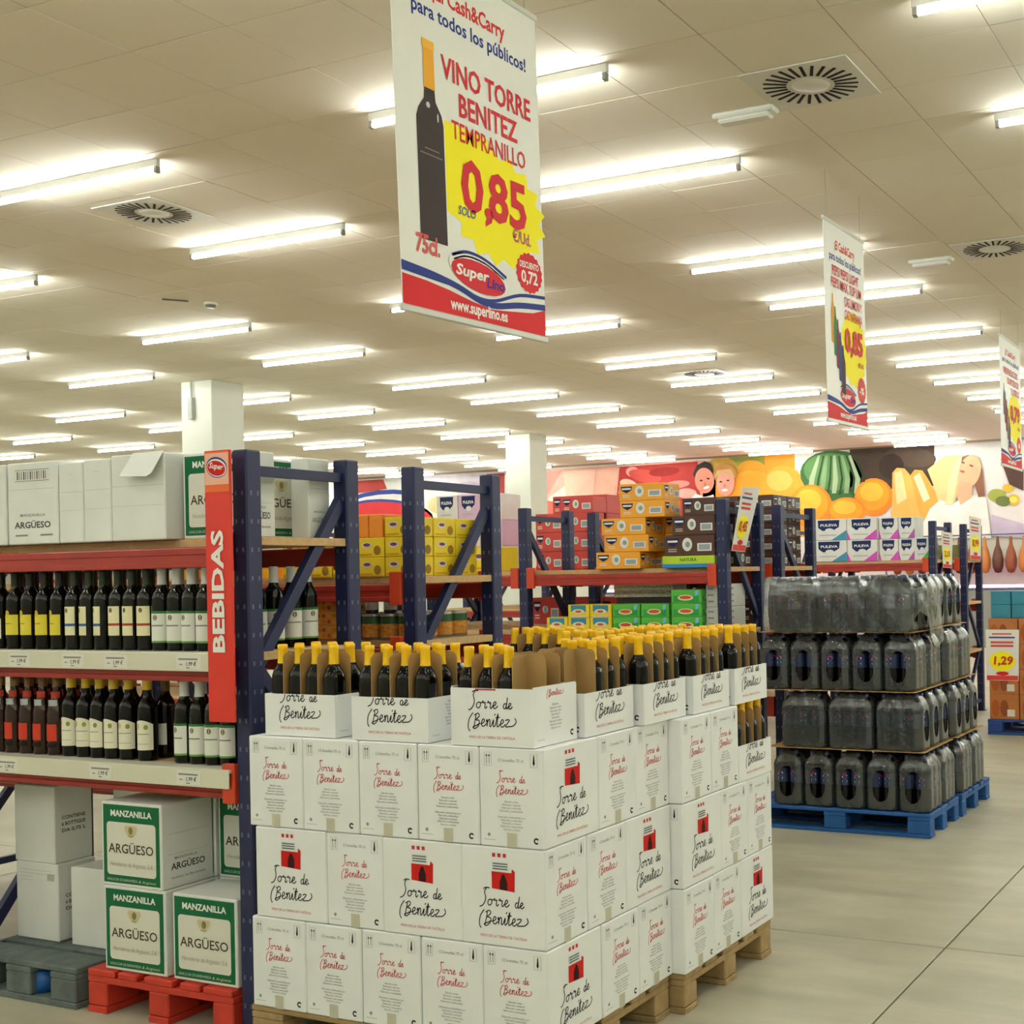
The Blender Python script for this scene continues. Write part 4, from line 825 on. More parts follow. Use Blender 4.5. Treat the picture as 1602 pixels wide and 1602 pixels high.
# ================================================================ COLA MULTIPACKS
COLA = mat('cola_bottle', '0a0708', 0.12, var=0, spec=0.3)
COLA_LB = mat('cola_label', '16264a', 0.35, var=0.05); COLA_CAP = mat('cola_cap', '23304e', 0.4, var=0)
CPROF = [(0, 0.0), (0.036, 0.0), (0.046, 0.012), (0.0475, 0.03), (0.0475, 0.12), (0.0455, 0.135), (0.0455, 0.225), (0.0475, 0.24), (0.044, 0.265), (0.028, 0.3), (0.0145, 0.318), (0.0145, 0.325), (0, 0.325)]
cola_me = MB().lathe(CPROF, COLA, 14).mesh('bottle')
cola_lab_me = MB().lathe([(0.0462, 0.138), (0.0462, 0.223)], COLA_LB, 14).mesh('label')
cola_cap_me = MB().lathe([(0.0155, 0.316), (0.0155, 0.336), (0, 0.336)], COLA_CAP, 10).mesh('cap')
def cola_logo():
    mb = MB(); r = 0.0468; s_ = 0.017
    def W(pts, m): mb.add([((r) * math.cos(-PI / 2 + a / r), (r) * math.sin(-PI / 2 + a / r), 0.192 + b) for a, b in pts], [tuple(range(len(pts)))], m)
    circ = lambda a0, a1, n=8: [(s_ * math.cos(a0 + (a1 - a0) * i / n), s_ * math.sin(a0 + (a1 - a0) * i / n)) for i in range(n + 1)]
    W(circ(0.5, PI + 0.1), ink('d8283a')); W(circ(PI + 0.1, PI + 0.35, 2) + circ(0.12, 0.5, 2), ink('f0f0f0')); W(circ(PI + 0.35, 2 * PI + 0.12), ink('2a4a9c'))
    f = [(-0.016, -0.03), (0.016, -0.03), (0.016, -0.024), (-0.016, -0.024)]; W(f, ink('aab4c0')); W([(a, b - 0.01) for a, b in f], ink('6a7a90'))
    return mb.mesh('logo')
def cola_text():
    mb = MB(); r = 0.0468
    for k in range(5): mb.add([(r * math.cos(-PI / 2 + a), r * math.sin(-PI / 2 + a), z) for a, z in ((-0.35, 0.155 + k * 0.012), (0.35, 0.155 + k * 0.012), (0.35, 0.161 + k * 0.012), (-0.35, 0.161 + k * 0.012))], [(0, 1, 2, 3)], ink('a8b4b8'))
    return mb.mesh('ingredients_print')
cola_logo_me, cola_txt_me = cola_logo(), cola_text()
FILM = bpy.data.materials.new('shrink_film'); FILM.use_nodes = True
nt = FILM.node_tree; nt.nodes.remove(nt.nodes['Principled BSDF']); out = nt.nodes['Material Output']
tr = nt.nodes.new('ShaderNodeBsdfTransparent'); tr.inputs[0].default_value = (0.93, 0.95, 0.94, 1)
gls = nt.nodes.new('ShaderNodeBsdfGlossy'); gls.inputs['Roughness'].default_value = 0.09; gls.inputs[0].default_value = (0.95, 0.97, 0.97, 1)
dif = nt.nodes.new('ShaderNodeBsdfDiffuse'); dif.inputs[0].default_value = (0.74, 0.86, 0.88, 1)
fr = nt.nodes.new('ShaderNodeFresnel'); fr.inputs[0].default_value = 1.7
nz = nt.nodes.new('ShaderNodeTexNoise'); nz.inputs['Scale'].default_value = 22; nz.inputs['Detail'].default_value = 3
tcx = nt.nodes.new('ShaderNodeTexCoord'); bmp = nt.nodes.new('ShaderNodeBump'); bmp.inputs['Strength'].default_value = 0.8; bmp.inputs['Distance'].default_value = 0.006
nt.links.new(tcx.outputs['Object'], nz.inputs['Vector']); nt.links.new(nz.outputs['Fac'], bmp.inputs['Height'])
for nd in (gls, fr): nt.links.new(bmp.outputs['Normal'], nd.inputs['Normal'])
m1 = nt.nodes.new('ShaderNodeMixShader'); m2 = nt.nodes.new('ShaderNodeMixShader'); m1.inputs[0].default_value = 0.055
nt.links.new(tr.outputs[0], m1.inputs[1]); nt.links.new(dif.outputs[0], m1.inputs[2])
nt.links.new(fr.outputs[0], m2.inputs[0]); nt.links.new(m1.outputs[0], m2.inputs[1]); nt.links.new(gls.outputs[0], m2.inputs[2]); nt.links.new(m2.outputs[0], out.inputs[0])
PITC = 0.0985
def film(hole=True):
    hx, hy, r = 1.5 * PITC + 0.002, PITC + 0.002, 0.047
    pts = []
    def seg(a, b, n):
        for i in range(n): t = i / n; pts.append((a[0] + (b[0] - a[0]) * t, a[1] + (b[1] - a[1]) * t))
    seg((hx, -hy + r), (hx, hy - r), 22)
    for i in range(4): a = PI / 2 * i / 4; pts.append((hx - r + r * math.cos(a), hy - r + r * math.sin(a)))
    seg((hx - r, hy), (-hx + r, hy), 18)
    for i in range(4): a = PI / 2 + PI / 2 * i / 4; pts.append((-hx + r + r * math.cos(a), hy - r + r * math.sin(a)))
    seg((-hx, hy - r), (-hx, -hy + r), 22)
    for i in range(4): a = PI + PI / 2 * i / 4; pts.append((-hx + r + r * math.cos(a), -hy + r + r * math.sin(a)))
    seg((-hx + r, -hy), (hx - r, -hy), 18)
    for i in range(4): a = 1.5 * PI + PI / 2 * i / 4; pts.append((hx - r + r * math.cos(a), -hy + r + r * math.sin(a)))
    n = len(pts); zs = [0.0, 0.012, 0.04] + [0.055 + 0.0075 * k for k in range(28)] + [0.275, 0.3, 0.322, 0.337]
    ins = [0.012] + [0.0] * (len(zs) - 6) + [0.001, 0.007, 0.02, 0.036, 0.052]
    V = []
    for z, q in zip(zs, ins):
        for x, y in pts:
            rid = 0.0
            if abs(y) > hy - 1e-4: rid = 0.004 * (1 - abs(math.cos(PI * x / PITC)) ) if True else 0
            X = x * (hx - q) / hx; Y = y * (hy - q) / hy
            if rid: Y -= math.copysign(0.006 * abs(math.cos(PI * x / PITC + PI / 2)) ** 4 if False else 0.005 * (1 - abs(math.cos(PI * x / PITC))), Y)
            V.append((X, Y, z))
    F = []
    for j in range(len(zs) - 1):
        for i in range(n):
            i2 = (i + 1) % n; a, b = pts[i], pts[i2]
            if hole and abs(a[0]) > hx - 1e-4 and abs(b[0]) > hx - 1e-4:
                yc, zc = (a[1] + b[1]) / 2, (zs[j] + zs[j + 1]) / 2
                if (abs(yc) / 0.05) ** 2.4 + (abs(zc - 0.15) / 0.094) ** 2.4 < 1: continue
            F.append((j * n + i, j * n + i2, (j + 1) * n + i2, (j + 1) * n + i))
    k = (len(zs) - 1) * n; F.append(tuple(range(k, k + n)))
    return MB().add(V, F, FILM, True).mesh('shrink_film')
film_me = film()
def cola_pack(x, y, z, turned, label):
    t = thing('cola_multipack', label, 'multipack', (x, y, z), (PI / 2 if turned else 0) + R.uniform(-0.005, 0.005), 'shrink-wrapped cola multipacks')
    for i in (-1, 0, 1):
        for j in (-0.5, 0.5):
            b_ = obj('bottle', cola_me, t, (i * PITC, j * PITC, 0.002), (0, 0, R.uniform(0, 6.28)))
            obj('label', cola_lab_me, b_); obj('cap', cola_cap_me, b_)
            outward = (-PI / 2 if turned else 0) # prints look towards the aisle
            lo = obj('logo', cola_logo_me, b_); lo.rotation_euler = (0, 0, -b_.rotation_euler.z + (-PI / 2 if turned else 0) + R.choice((-0.5, -0.2, 0.1, 0.5, 1.2)))
            tx = obj('ingredients_print', cola_txt_me, b_); tx.rotation_euler = (0, 0, lo.rotation_euler.z + R.choice((1.9, 2.4, -2.0)))
    obj('shrink_film', film_me, t)
    return t
PKL, PKW, LH = 0.305, 0.2015, 0.3565
ZP = 0.1455
LN = ['bottom', 'second', 'third', 'top']
for st, (XR, Y0, nm) in enumerate(((-2.112, 7.062, 'nearer'), (-2.10, 7.752, 'farther'))):
    for l in range(4):
        z = ZP + l * LH + (0.0045 if l else 0); dx = (0, 0.035, 0.08, 0.09)[l]; xr = XR - dx - 0.004
        ends = l in (0, 2)       # short ends with the oval opening face the viewer
        if st == 1 and l == 3: xr -= 0.05
        if l: # cardboard sheet under the layer
            tag(MB().box((-0.505, -0.315 - (0.02 if st else 0), 0), (0.505, 0.315 + (0.02 if st else 0), 0.0035), KRAFT, 0.0).build('cardboard_sheet', None, (xr - 0.495, Y0 + 0.325 + 0.02 * st, ZP + l * LH)), f'brown cardboard sheet under the {LN[l]} layer of the {nm} cola stack', 'cardboard sheet', 'cardboard layer sheets')
        if ends:
            for r_ in range(2):
                for i in range(6):
                    if r_ == 1 and i > 1 and l < 3: continue      # hidden inside the stack
                    if st == 1 and i > 2: continue
                    if i == 5: continue
                    cola_pack(xr - PKW / 2 - i * (PKW + 0.002), Y0 + 0.005 + PKL / 2 + r_ * (PKL + 0.004), z, True, f'cola multipack, {LN[l]} layer of the {nm} stack, {"front" if r_ == 0 else "back"} row {ORD[i]} from the aisle')
        else:
            for r_ in range(3):
                for i in range(4):
                    if r_ > 0 and i > 0 and l < 3: continue
                    if st == 1 and i > 1: continue
                    if i == 3: continue
                    cola_pack(xr - PKL / 2 - i * (PKL + 0.002), Y0 + 0.005 + PKW / 2 + r_ * (PKW + 0.003), z, False, f'cola multipack, {LN[l]} layer of the {nm} stack, {ORD[r_]} row back, {ORD[i]} from the aisle')
# torn stretch wrap hanging round the top layer of the nearer stack
def wrap_sheet():
    V, F = [], []; rr = random.Random(5); n, m_ = 26, 9
    path = []
    X0, X1, Ya, Yb = -3.15, -2.185, 7.05, 7.6
    for i in range(n):
        t = i / (n - 1)
        if t < 0.08: path.append((X0 - 0.01, Ya + 0.2 - t / 0.08 * 0.2))
        elif t < 0.74: path.append((X0 + (X1 - X0) * (t - 0.08) / 0.66, Ya))
        else: path.append((X1 + 0.01, Ya + (Yb - Ya) * (t - 0.74) / 0.26))
    for j in range(m_):
        v = j / (m_ - 1)
        for i, (x, y) in enumerate(path):
            t = i / (n - 1); low = 0.0 if t < 0.72 else 0.12 * math.sin((t - 0.72) * 20); hi = 0.34 if t < 0.62 or t > 0.9 else 0.34 - 0.08 * math.sin((t - 0.62) / 0.28 * PI)
            bul = 0.012 * math.sin(i * 1.7 + j * 0.9) + rr.uniform(-0.006, 0.006) - 0.012 * math.sin(PI * v)
            inn = 0.05 * max(0, v - 0.85) / 0.15
            V.append((x + (bul if t > 0.74 else 0) * -1, y + (bul if t <= 0.74 else 0) + (inn if t <= 0.74 else 0), low + (hi - low) * v))
    for j in range(m_ - 1):
        for i in range(n - 1): F.append((j * n + i, j * n + i + 1, (j + 1) * n + i + 1, (j + 1) * n + i))
    return MB().add(V, F, FILM, True).build('stretch_wrap')
o = wrap_sheet(); o.location = (0, 0, ZP + 3 * LH + 0.006)
tag(o, 'torn clear stretch wrap hanging round the top of the nearer cola stack', 'plastic wrap')

# ================================================================ CASES ON THE OTHER RACKS
def case_print(w_, h, style, d=None):
    """flat print of a grocery case, front face centred at x=0 z=0..h; d adds the aisle side"""
    mb = MB()
    faces = [(Flat(mb, (0, 0, 0), lift=0.0012), w_)]
    for f, W_ in faces:
        _face(f, W_, h, style)
    return mb.mesh('case_print')
def _face(f, w_, h, style):
    if style in ('orange', 'brown', 'red'):
        x = -w_ * 0.33; f.poly([(x - w_ * 0.13, h * 0.85), (x + w_ * 0.13, h * 0.85), (x + w_ * 0.11, h * 0.62), (x, h * 0.45), (x - w_ * 0.11, h * 0.62)], ink('1f2a55')); f.layer(2).rect(x - w_ * 0.1, h * 0.66, x + w_ * 0.1, h * 0.76, WHITEINK)
        f.layer(1); [f.rect(x - w_ * 0.09, h * (0.2 + 0.1 * k), x + w_ * 0.08, h * (0.25 + 0.1 * k), ink('c9b8a8' if style == 'brown' else 'e8d8c0')) for k in range(2)]
        f.ell(-w_ * 0.04, h * 0.55, w_ * 0.1, min(h * 0.34, w_ * 0.12), ink('e4e6e0'), 12); f.layer(2).ell(-w_ * 0.03, h * 0.55, w_ * 0.05, h * 0.15, ink('8fa29a'), 8)
        f.layer(1).rect(w_ * 0.16, h * 0.22, w_ * 0.44, h * 0.6, ink('e6e8e2')); f.layer(2).rect(w_ * 0.19, h * 0.28, w_ * 0.41, h * 0.54, ink('9aa6ac'))
    elif style == 'yellow':
        f.ell(-w_ * 0.15, h * 0.62, w_ * 0.2, h * 0.16, ink('e9e4d8'), 12); f.layer(2).ell(-w_ * 0.15, h * 0.64, w_ * 0.14, h * 0.09, ink('7a4a5a'), 10)
        f.layer(1).ell(w_ * 0.25, h * 0.35, w_ * 0.14, h * 0.25, ink('9a7a2a'), 10); f.rect(-w_ * 0.45, h * 0.1, w_ * 0.05, h * 0.18, ink('d8a41c'))
    elif style == 'green':
        f.rect(-w_ * 0.42, h * 0.1, w_ * 0.42, h * 0.55, ink('2f9a48')); f.layer(2).ell(-w_ * 0.02, h * 0.4, w_ * 0.26, h * 0.22, ink('e8d8b0'), 12); f.layer(3).ell(-w_ * 0.02, h * 0.42, w_ * 0.2, h * 0.13, ink('c4582c'), 10); f.layer(2).poly([(w_ * 0.3, h * 0.5), (w_ * 0.4, h * 0.6), (w_ * 0.42, h * 0.95), (w_ * 0.3, h * 0.9)], ink('7ac0e0'))
    elif style == 'blueyellow':
        f.rect(-w_ * 0.36, h * 0.45, w_ * 0.36, h * 0.95, ink('3f8aa8')); f.layer(2).ell(0, h * 0.45, w_ * 0.28, h * 0.2, ink('e8e0b8'), 12); f.rect(-w_ * 0.36, 0.0, w_ * 0.36, h * 0.14, ink('d8d0b8')); f.layer(3).ell(0.0, h * 0.45, w_ * 0.15, h * 0.1, ink('c85a3a'), 10)
    elif style == 'tissue':
        f.poly([(-w_ * 0.34, h * 0.95), (w_ * 0.3, h * 0.95), (w_ * 0.28, h * 0.62), (w_ * 0.1, h * 0.45), (-w_ * 0.2, h * 0.45), (-w_ * 0.33, h * 0.6)], ink('23305c')); f.layer(2).text('PULEVA', -w_ * 0.02, h * 0.66, h * 0.16, WHITEINK, 0.03, width=w_ * 0.5); f.ell(0, h * 0.47, w_ * 0.13, h * 0.1, ink('e8ece8'), 10)
        f.layer(1).rect(-w_ * 0.3, h * 0.22, w_ * 0.2, h * 0.27, ink('b8c0b8'))
    elif style == 'fruit':
        for i in range(6):
            for j in range(2): f.ell(-w_ * 0.4 + w_ * 0.16 * i, h * (0.28 + 0.42 * j), w_ * 0.06, h * 0.16, ink(['e88a2a', 'd85a30', 'f0c050'][(i + j) % 3]), 8)
    elif style == 'snack':
        for i in range(3): f.ell(-w_ * 0.3 + w_ * 0.3 * i, h * 0.45, w_ * 0.14, h * 0.34, ink(['a8582c', '8a4a2a', 'b8763c'][i]), 10)
        f.layer(2).rect(w_ * 0.1, h * 0.12, w_ * 0.36, h * 0.4, ink('dcd8c8'))
    elif style == 'white':
        for k in range(3): f.rect(-w_ * 0.4, h * (0.2 + 0.28 * k), -w_ * 0.1, h * (0.28 + 0.28 * k), ink('9a9a98'))
    return f
_cp = {}
def case(name, label, cat, x0, y0, z0, w_, d, h, m, style=None, group=None, sideprint=False, ch=0.003):
    key = (name, m.name, round(w_, 3), round(d, 3), round(h, 3))
    if key not in _boxes: _boxes[key] = MB().box((-w_ / 2, -d / 2, 0), (w_ / 2, d / 2, h), m, ch).mesh(name)
    o = tag(obj(name, _boxes[key], None, (x0 + w_ / 2, y0 + d / 2, z0)), label, cat, group)
    if style:
        k = (style, round(w_, 3), round(h, 3))
        if k not in _cp: _cp[k] = case_print(w_, h, style)
        obj('front_print', _cp[k], o, (0, -d / 2, 0))
        if sideprint:
            k2 = (style, round(d, 3), round(h, 3))
            if k2 not in _cp: _cp[k2] = case_print(d, h, style)
            obj('side_print', _cp[k2], o, (w_ / 2, 0, 0), (0, 0, PI / 2))
    return o
def cm(name, col): return mat(name, col, 0.5, var=0.05, scale=8)
ORANGE, BROWN, REDC, YELL, GREENC, LIME, PINK = cm('orange_case', 'eda52c'), cm('brown_case', '4a2a1e'), cm('red_case', 'c2403a'), cm('yellow_case', 'f0d21c'), cm('green_case', '4fae3a'), cm('lime_case', 'b4d42a'), cm('pink_pack', 'd9b8d4')
AMBER = cm('amber_carton', 'f0921e')

# --- rack B, upper shelf: yellow cases three deep, amber juice cartons
zb = 1.606
for r_ in range(3):
    for c in range(5):
        for l in range(3):
            if l == 2 and c > 0: continue
            x0 = -3.625 - c * 0.145
            if x0 < -4.3: continue
            case('yellow_case', f'yellow grocery case on the rack behind the wine, column {ORD[c]}, layer {ORD[l]}, depth {ORD[r_]}', 'case', x0, 4.165 + r_ * 0.152, zb + l * 0.084, 0.138, 0.145, 0.083, YELL, 'yellow', 'yellow cases on the rack behind the wine', True)
for i in range(2): case('juice_carton', f'amber juice carton on top of the yellow cases, {ORD[i]} from the right', 'carton', -3.715 - i * 0.078, 4.17, zb + 2 * 0.084, 0.074, 0.13, 0.1, AMBER, None, 'amber cartons on the yellow cases')
for i in range(7): case('juice_carton', f'amber juice carton in the row beside the yellow cases, {ORD[i]} from the right', 'carton', -4.435 - i * 0.07, 4.165, zb, 0.064, 0.12, 0.108, AMBER if i % 3 else cm('golden_carton', 'f2c02a'), None, 'amber juice cartons in a row')
for i in range(6): case('juice_carton', f'amber carton in the second row back, {ORD[i]} from the right', 'carton', -4.435 - i * 0.07, 4.3, zb, 0.064, 0.12, 0.108, AMBER, None, 'amber juice cartons in a row')
# --- rack B, lower shelf: large cans, fruit trays, jars
zl = 1.336
CANB = mat('can_label', '6a4a1c', 0.4, var=0.3, scale=30); CANG = mat('can_green', '2c5a30', 0.4, var=0.1); CANM = mat('tin_rim', 'b8b8b0', 0.3, 0.7, var=0)
CORN = mat('corn_label', 'c8862a', 0.45, var=0.45, scale=60)
can_me = MB().lathe([(0, 0), (0.047, 0), (0.047, 0.1), (0.049, 0.108), (0.047, 0.112), (0, 0.112)], CANM, 16).mesh('large_can')
canl_me = MB().lathe([(0.0474, 0.012), (0.0474, 0.068)], CORN, 16).mesh('label'); cang_me = MB().lathe([(0.0474, 0.068), (0.0474, 0.1)], CANG, 16).mesh('label_band')
spots = [(-3.54 - 0.1 * i, 4.215 + 0.104 * j) for j in range(4) for i in range(4)]
for k, (x, y) in enumerate(spots):
    j, i = divmod(k, 4)
    o = tag(obj('large_can', can_me, None, (x, y, zl)), f'large food can with orange picture and green band, row {ORD[j]} back, {ORD[i]} from the aisle', 'can', 'large cans on the rack behind the wine')
    obj('label', canl_me, o); obj('label_band', cang_me, o)
for i in range(3):
    for l in range(3): case('fruit_tray', f'tray of small fruit cartons beside the cans, stack {ORD[i]}, {["bottom", "middle", "top"][l]}', 'tray', -4.08 - i * 0.19, 4.17, zl + l * 0.061, 0.182, 0.2, 0.06, cm('fruit_tray_card', 'e6b04a'), 'fruit', 'fruit carton trays', True)
JAR = mat('jar_glass', '2a2030', 0.15, var=0, spec=0.6)
jar_me = MB().lathe([(0, 0), (0.026, 0), (0.028, 0.006), (0.028, 0.062), (0.02, 0.072), (0.02, 0.076)], JAR, 12).mesh('jar'); lid_me = MB().lathe([(0.0225, 0.074), (0.0225, 0.09), (0, 0.09)], WHITE_METAL, 12).mesh('lid'); jl_me = MB().lathe([(0.0284, 0.015), (0.0284, 0.048)], ink('e0dcd0'), 12).mesh('label')
for i in range(4):
    o = tag(obj('jar', jar_me, None, (-3.545 - i * 0.1, 4.215, zl + 0.1125)), f'small dark jar standing on the cans, {ORD[i]} from the aisle', 'jar', 'jars on the cans'); obj('lid', lid_me, o); obj('label', jl_me, o)

# --- rack C upper shelf
zc = 1.631
OW, OH = 0.335, 0.1115
for l, x0 in enumerate((-4.39, -4.325, -4.345, -4.2, -4.205)): case('orange_case', f'orange drink case with barcode, {["bottom", "second", "third", "fourth", "top"][l]} of the tall stack', 'case', x0, 7.09, zc + l * OH, OW, 0.22, OH - 0.001, ORANGE, 'orange', 'orange drink cases', True)
for l in range(4): case('orange_case', f'orange drink case standing behind the tall orange stack, layer {ORD[l]}', 'case', -4.335, 7.33, zc + l * OH, OW, 0.22, OH - 0.001, ORANGE, 'orange', 'orange drink cases', True)
case('lime_case', 'flat lime green case with blue lower edge at the end of the orange-case rack', 'case', -3.885, 7.08, zc, 0.38, 0.2, 0.075, LIME, None)
part('blue_edge', ink('2f86c8'), bpy.data.objects['lime_case'], (-0.1905, -0.1008, 0.0), (0.1905, -0.0995, 0.024)); mb = MB(); Flat(mb, (0, -0.1, 0), lift=0.001).text('NATURA', 0, 0.04, 0.03, ink('3a7a2a'), 0.02); mb.build('lettering', bpy.data.objects['lime_case'])
case('orange_case', 'single orange drink case leaning between the orange and brown stacks, upper', 'case', -3.985, 7.31, zc + 2 * 0.117, 0.2, 0.2, OH, ORANGE, 'orange', 'orange drink cases', True)
for l in range(2): case('orange_case', f'orange drink case under the leaning one, {["lower", "upper"][l]}', 'case', -3.985, 7.31, zc + l * 0.117, 0.2, 0.2, 0.116, ORANGE, 'orange', 'orange drink cases', True)
case('brown_case', 'brown drink case resting on the lime green case', 'case', -3.87, 7.085, zc + 0.0755, 0.365, 0.215, 0.132, BROWN, 'brown', 'brown drink cases', True)
case('brown_case', 'brown drink case in the middle of the front brown stack', 'case', -3.81, 7.085, zc + 0.208, 0.31, 0.215, 0.125, BROWN, 'brown', 'brown drink cases', True)
case('brown_case', 'topmost brown drink case of the front brown stack', 'case', -3.735, 7.09, zc + 0.3335, 0.24, 0.21, 0.112, BROWN, 'brown', 'brown drink cases', True)
for l in range(4): case('brown_case', f'brown drink case in the back row of the orange-case rack, layer {ORD[l]}', 'case', -3.76, 7.36, zc + l * 0.108, 0.27, 0.24, 0.107, BROWN, 'brown', 'brown drink cases', True)
# --- rack C lower shelf
zc2 = 1.226
for i in range(2):
    for l in range(2): case('green_case', f'green grocery case in the low pair, {["left", "right"][i]}, {["lower", "upper"][l]}', 'case', -4.27 + i * 0.215, 7.09, zc2 + l * 0.087, 0.205, 0.2, 0.086, GREENC, 'green', 'green cases', True)
for l in range(3): case('green_case', f'green grocery case in the taller single stack, {["bottom", "middle", "top"][l]}', 'case', -3.83, 7.09, zc2 + l * 0.088, 0.22, 0.2, 0.087, GREENC, 'green', 'green cases', True)
for i in range(3):
    for l in range(2 if i else 1): case('striped_case', f'yellow and blue grocery case beside the green ones, {ORD[i]} from the left, layer {ORD[l]}', 'case', -4.79 + i * 0.172, 7.09, zc2 + l * 0.086, 0.165, 0.2, 0.085, YELL, 'blueyellow', 'yellow and blue cases', True)
for l in range(2): case('white_case', f'tall white case at the rack end next to the green stack, {["lower", "upper"][l]}', 'case', -3.605, 7.145, zc2 + l * 0.148, 0.14, 0.3, 0.147, cm('white_case', 'd6d8d0'), 'white', 'tall white cases', True)
for l in range(2): case('dark_tray', f'dark tray at the back of the lower shelf under the lace-pattern tray, {["lower", "upper"][l]}', 'tray', -4.4, 7.36, zc2 + l * 0.105, 0.44, 0.2, 0.104, cm('dark_tray', '2e2a28'))
case('lace_tray', 'white lace-patterned tray on dark trays under the red beam', 'tray', -4.42, 7.36, zc2 + 0.211, 0.46, 0.2, 0.09, mat('lace_pattern', 'd8d4c8', 0.6, var=0.35, scale=60), None)
# --- rack D: red cases, brown block, pink and white packs
zd = 1.631
for c in range(2):
    for l in range(3): case('red_case', f'red drink case with barcode, {["left", "right"][c]} column, {["bottom", "middle", "top"][l]}', 'case', -5.49 + c * 0.25, 8.0, zd + l * 0.146, 0.242, 0.2, 0.145, REDC, 'red', 'red drink cases')
case('red_case', 'wide red drink case lying across the top of the red columns', 'case', -5.27, 8.03, zd + 3 * 0.146, 0.275, 0.2, 0.12, REDC, 'red', 'red drink cases')
for c in range(2):
    for l in range(4): case('red_case', f'red drink case in the back row, {["left", "right"][c]}, layer {ORD[l]}', 'case', -5.49 + c * 0.25, 8.24, zd + l * 0.146, 0.242, 0.2, 0.145, REDC, 'red', 'red drink cases')
for c in range(2):
    for r_ in range(2):
        for l in range(5): case('brown_case', f'brown drink case in the tall block by the end post, {["inner", "outer"][c]} column, {["front", "back"][r_]}, layer {ORD[l]}', 'case', -4.05 + c * 0.275, 8.04 + r_ * 0.255, zd + l * 0.102, 0.265, 0.245, 0.101, BROWN, 'brown', 'brown drink cases in the tall block', True)
for c in range(3):
    for l in range(3): case('paper_pack', f'pink and white pack far behind the racks, column {ORD[c]}, layer {ORD[l]}', 'pack', -6.43 + c * 0.212, 8.0, zd + l * 0.205, 0.205, 0.25, 0.204, PINK if (c + l) % 2 else cm('white_pack', 'e2ddd8'), 'tissue', 'pink and white packs')
for c in range(4): case('red_case', f'red case on the lower shelf of the farther rack, {ORD[c]} from the left', 'case', -5.53 + c * 0.26 + 0.1 * (c > 1), 8.0, 1.226, 0.25, 0.25, 0.2, REDC, 'red', 'red drink cases')
for c in range(5): case('yellow_case', f'yellow case on the upper shelf left of the red cases, {ORD[c]} from the left', 'case', -6.4 + c * 0.24, 7.12, 1.631, 0.23, 0.25, 0.17, YELL, 'yellow', 'yellow cases farther back')
for c in range(5):
    for l in range(2): case('dark_case', f'dark case on the lower rear shelf, {ORD[c]} from the left, layer {ORD[l]}', 'case', -4.3 + c * 0.14, 8.02, 1.226 + l * 0.15, 0.132, 0.2, 0.149, BROWN, 'brown', 'dark cases on the lower rear shelf')
# --- rack E: white multipacks
ze = 1.681
WP = cm('white_multipack', 'e6e8e2')
acc = ['4a9ab4', 'd85ac4', 'd85ac4', 'b06ab0']
for c in range(4):
    wd = (0.37, 0.32, 0.2, 0.17)[c]; x0 = (-4.73, -4.355, -4.03, -3.925)[c]
    if c == 3: x0 = -3.825
    for l in range(2):
        o = case('white_multipack', f'white milk multipack with navy emblem and {["teal", "pink", "magenta", "purple"][c]} corner, {["lower", "upper"][l]}', 'pack', x0, 11.83 + 0.05 * (c > 1), ze + l * 0.218, wd, 0.3, 0.215, WP, 'tissue', 'white multipacks')
        mb = MB(); f = Flat(mb, (0, -0.15, 0), lift=0.002); f.poly([(wd * 0.05, 0.0), (wd * 0.5, 0.0), (wd * 0.5, 0.1)], ink(acc[c])); mb.build('coloured_corner', o); mb = MB(); Flat(mb, (0, -0.15, 0), lift=0.002).poly([(-wd * 0.5, 0), (-wd * 0.38, 0), (-wd * 0.5, 0.09)], ink(acc[c])); mb.build('coloured_corner', o)
o = case('white_multipack', 'single white multipack with navy emblem and green corner', 'pack', -3.652, 11.845, ze, 0.158, 0.3, 0.22, WP, 'tissue', 'white multipacks'); mb = MB(); Flat(mb, (0, -0.15, 0), lift=0.002).poly([(-0.01, 0.0), (0.085, 0.0), (0.085, 0.11)], ink('3fae3a')); mb.build('coloured_corner', o)
for c in range(4): case('stock_case', f'mixed case on the lower shelf of the multipack rack, {ORD[c]} from the right', 'case', -3.85 - c * 0.32, 11.84, 1.226, 0.3, 0.35, 0.25, [YELL, cm('teal_case', '2f7f96'), REDC, GREENC, ORANGE][c], None, 'mixed stock cases')
for c in range(4): case('stock_case', f'mixed case on the farthest rack top shelf, {ORD[c]} from the right', 'case', -3.83 - c * 0.33, 13.0, 1.681, 0.31, 0.4, 0.16 + 0.03 * (c % 2), [cm('olive_case', '7a7a3a'), REDC, cm('teal_case', '2f7f96'), BROWN][c], None, 'mixed stock cases')

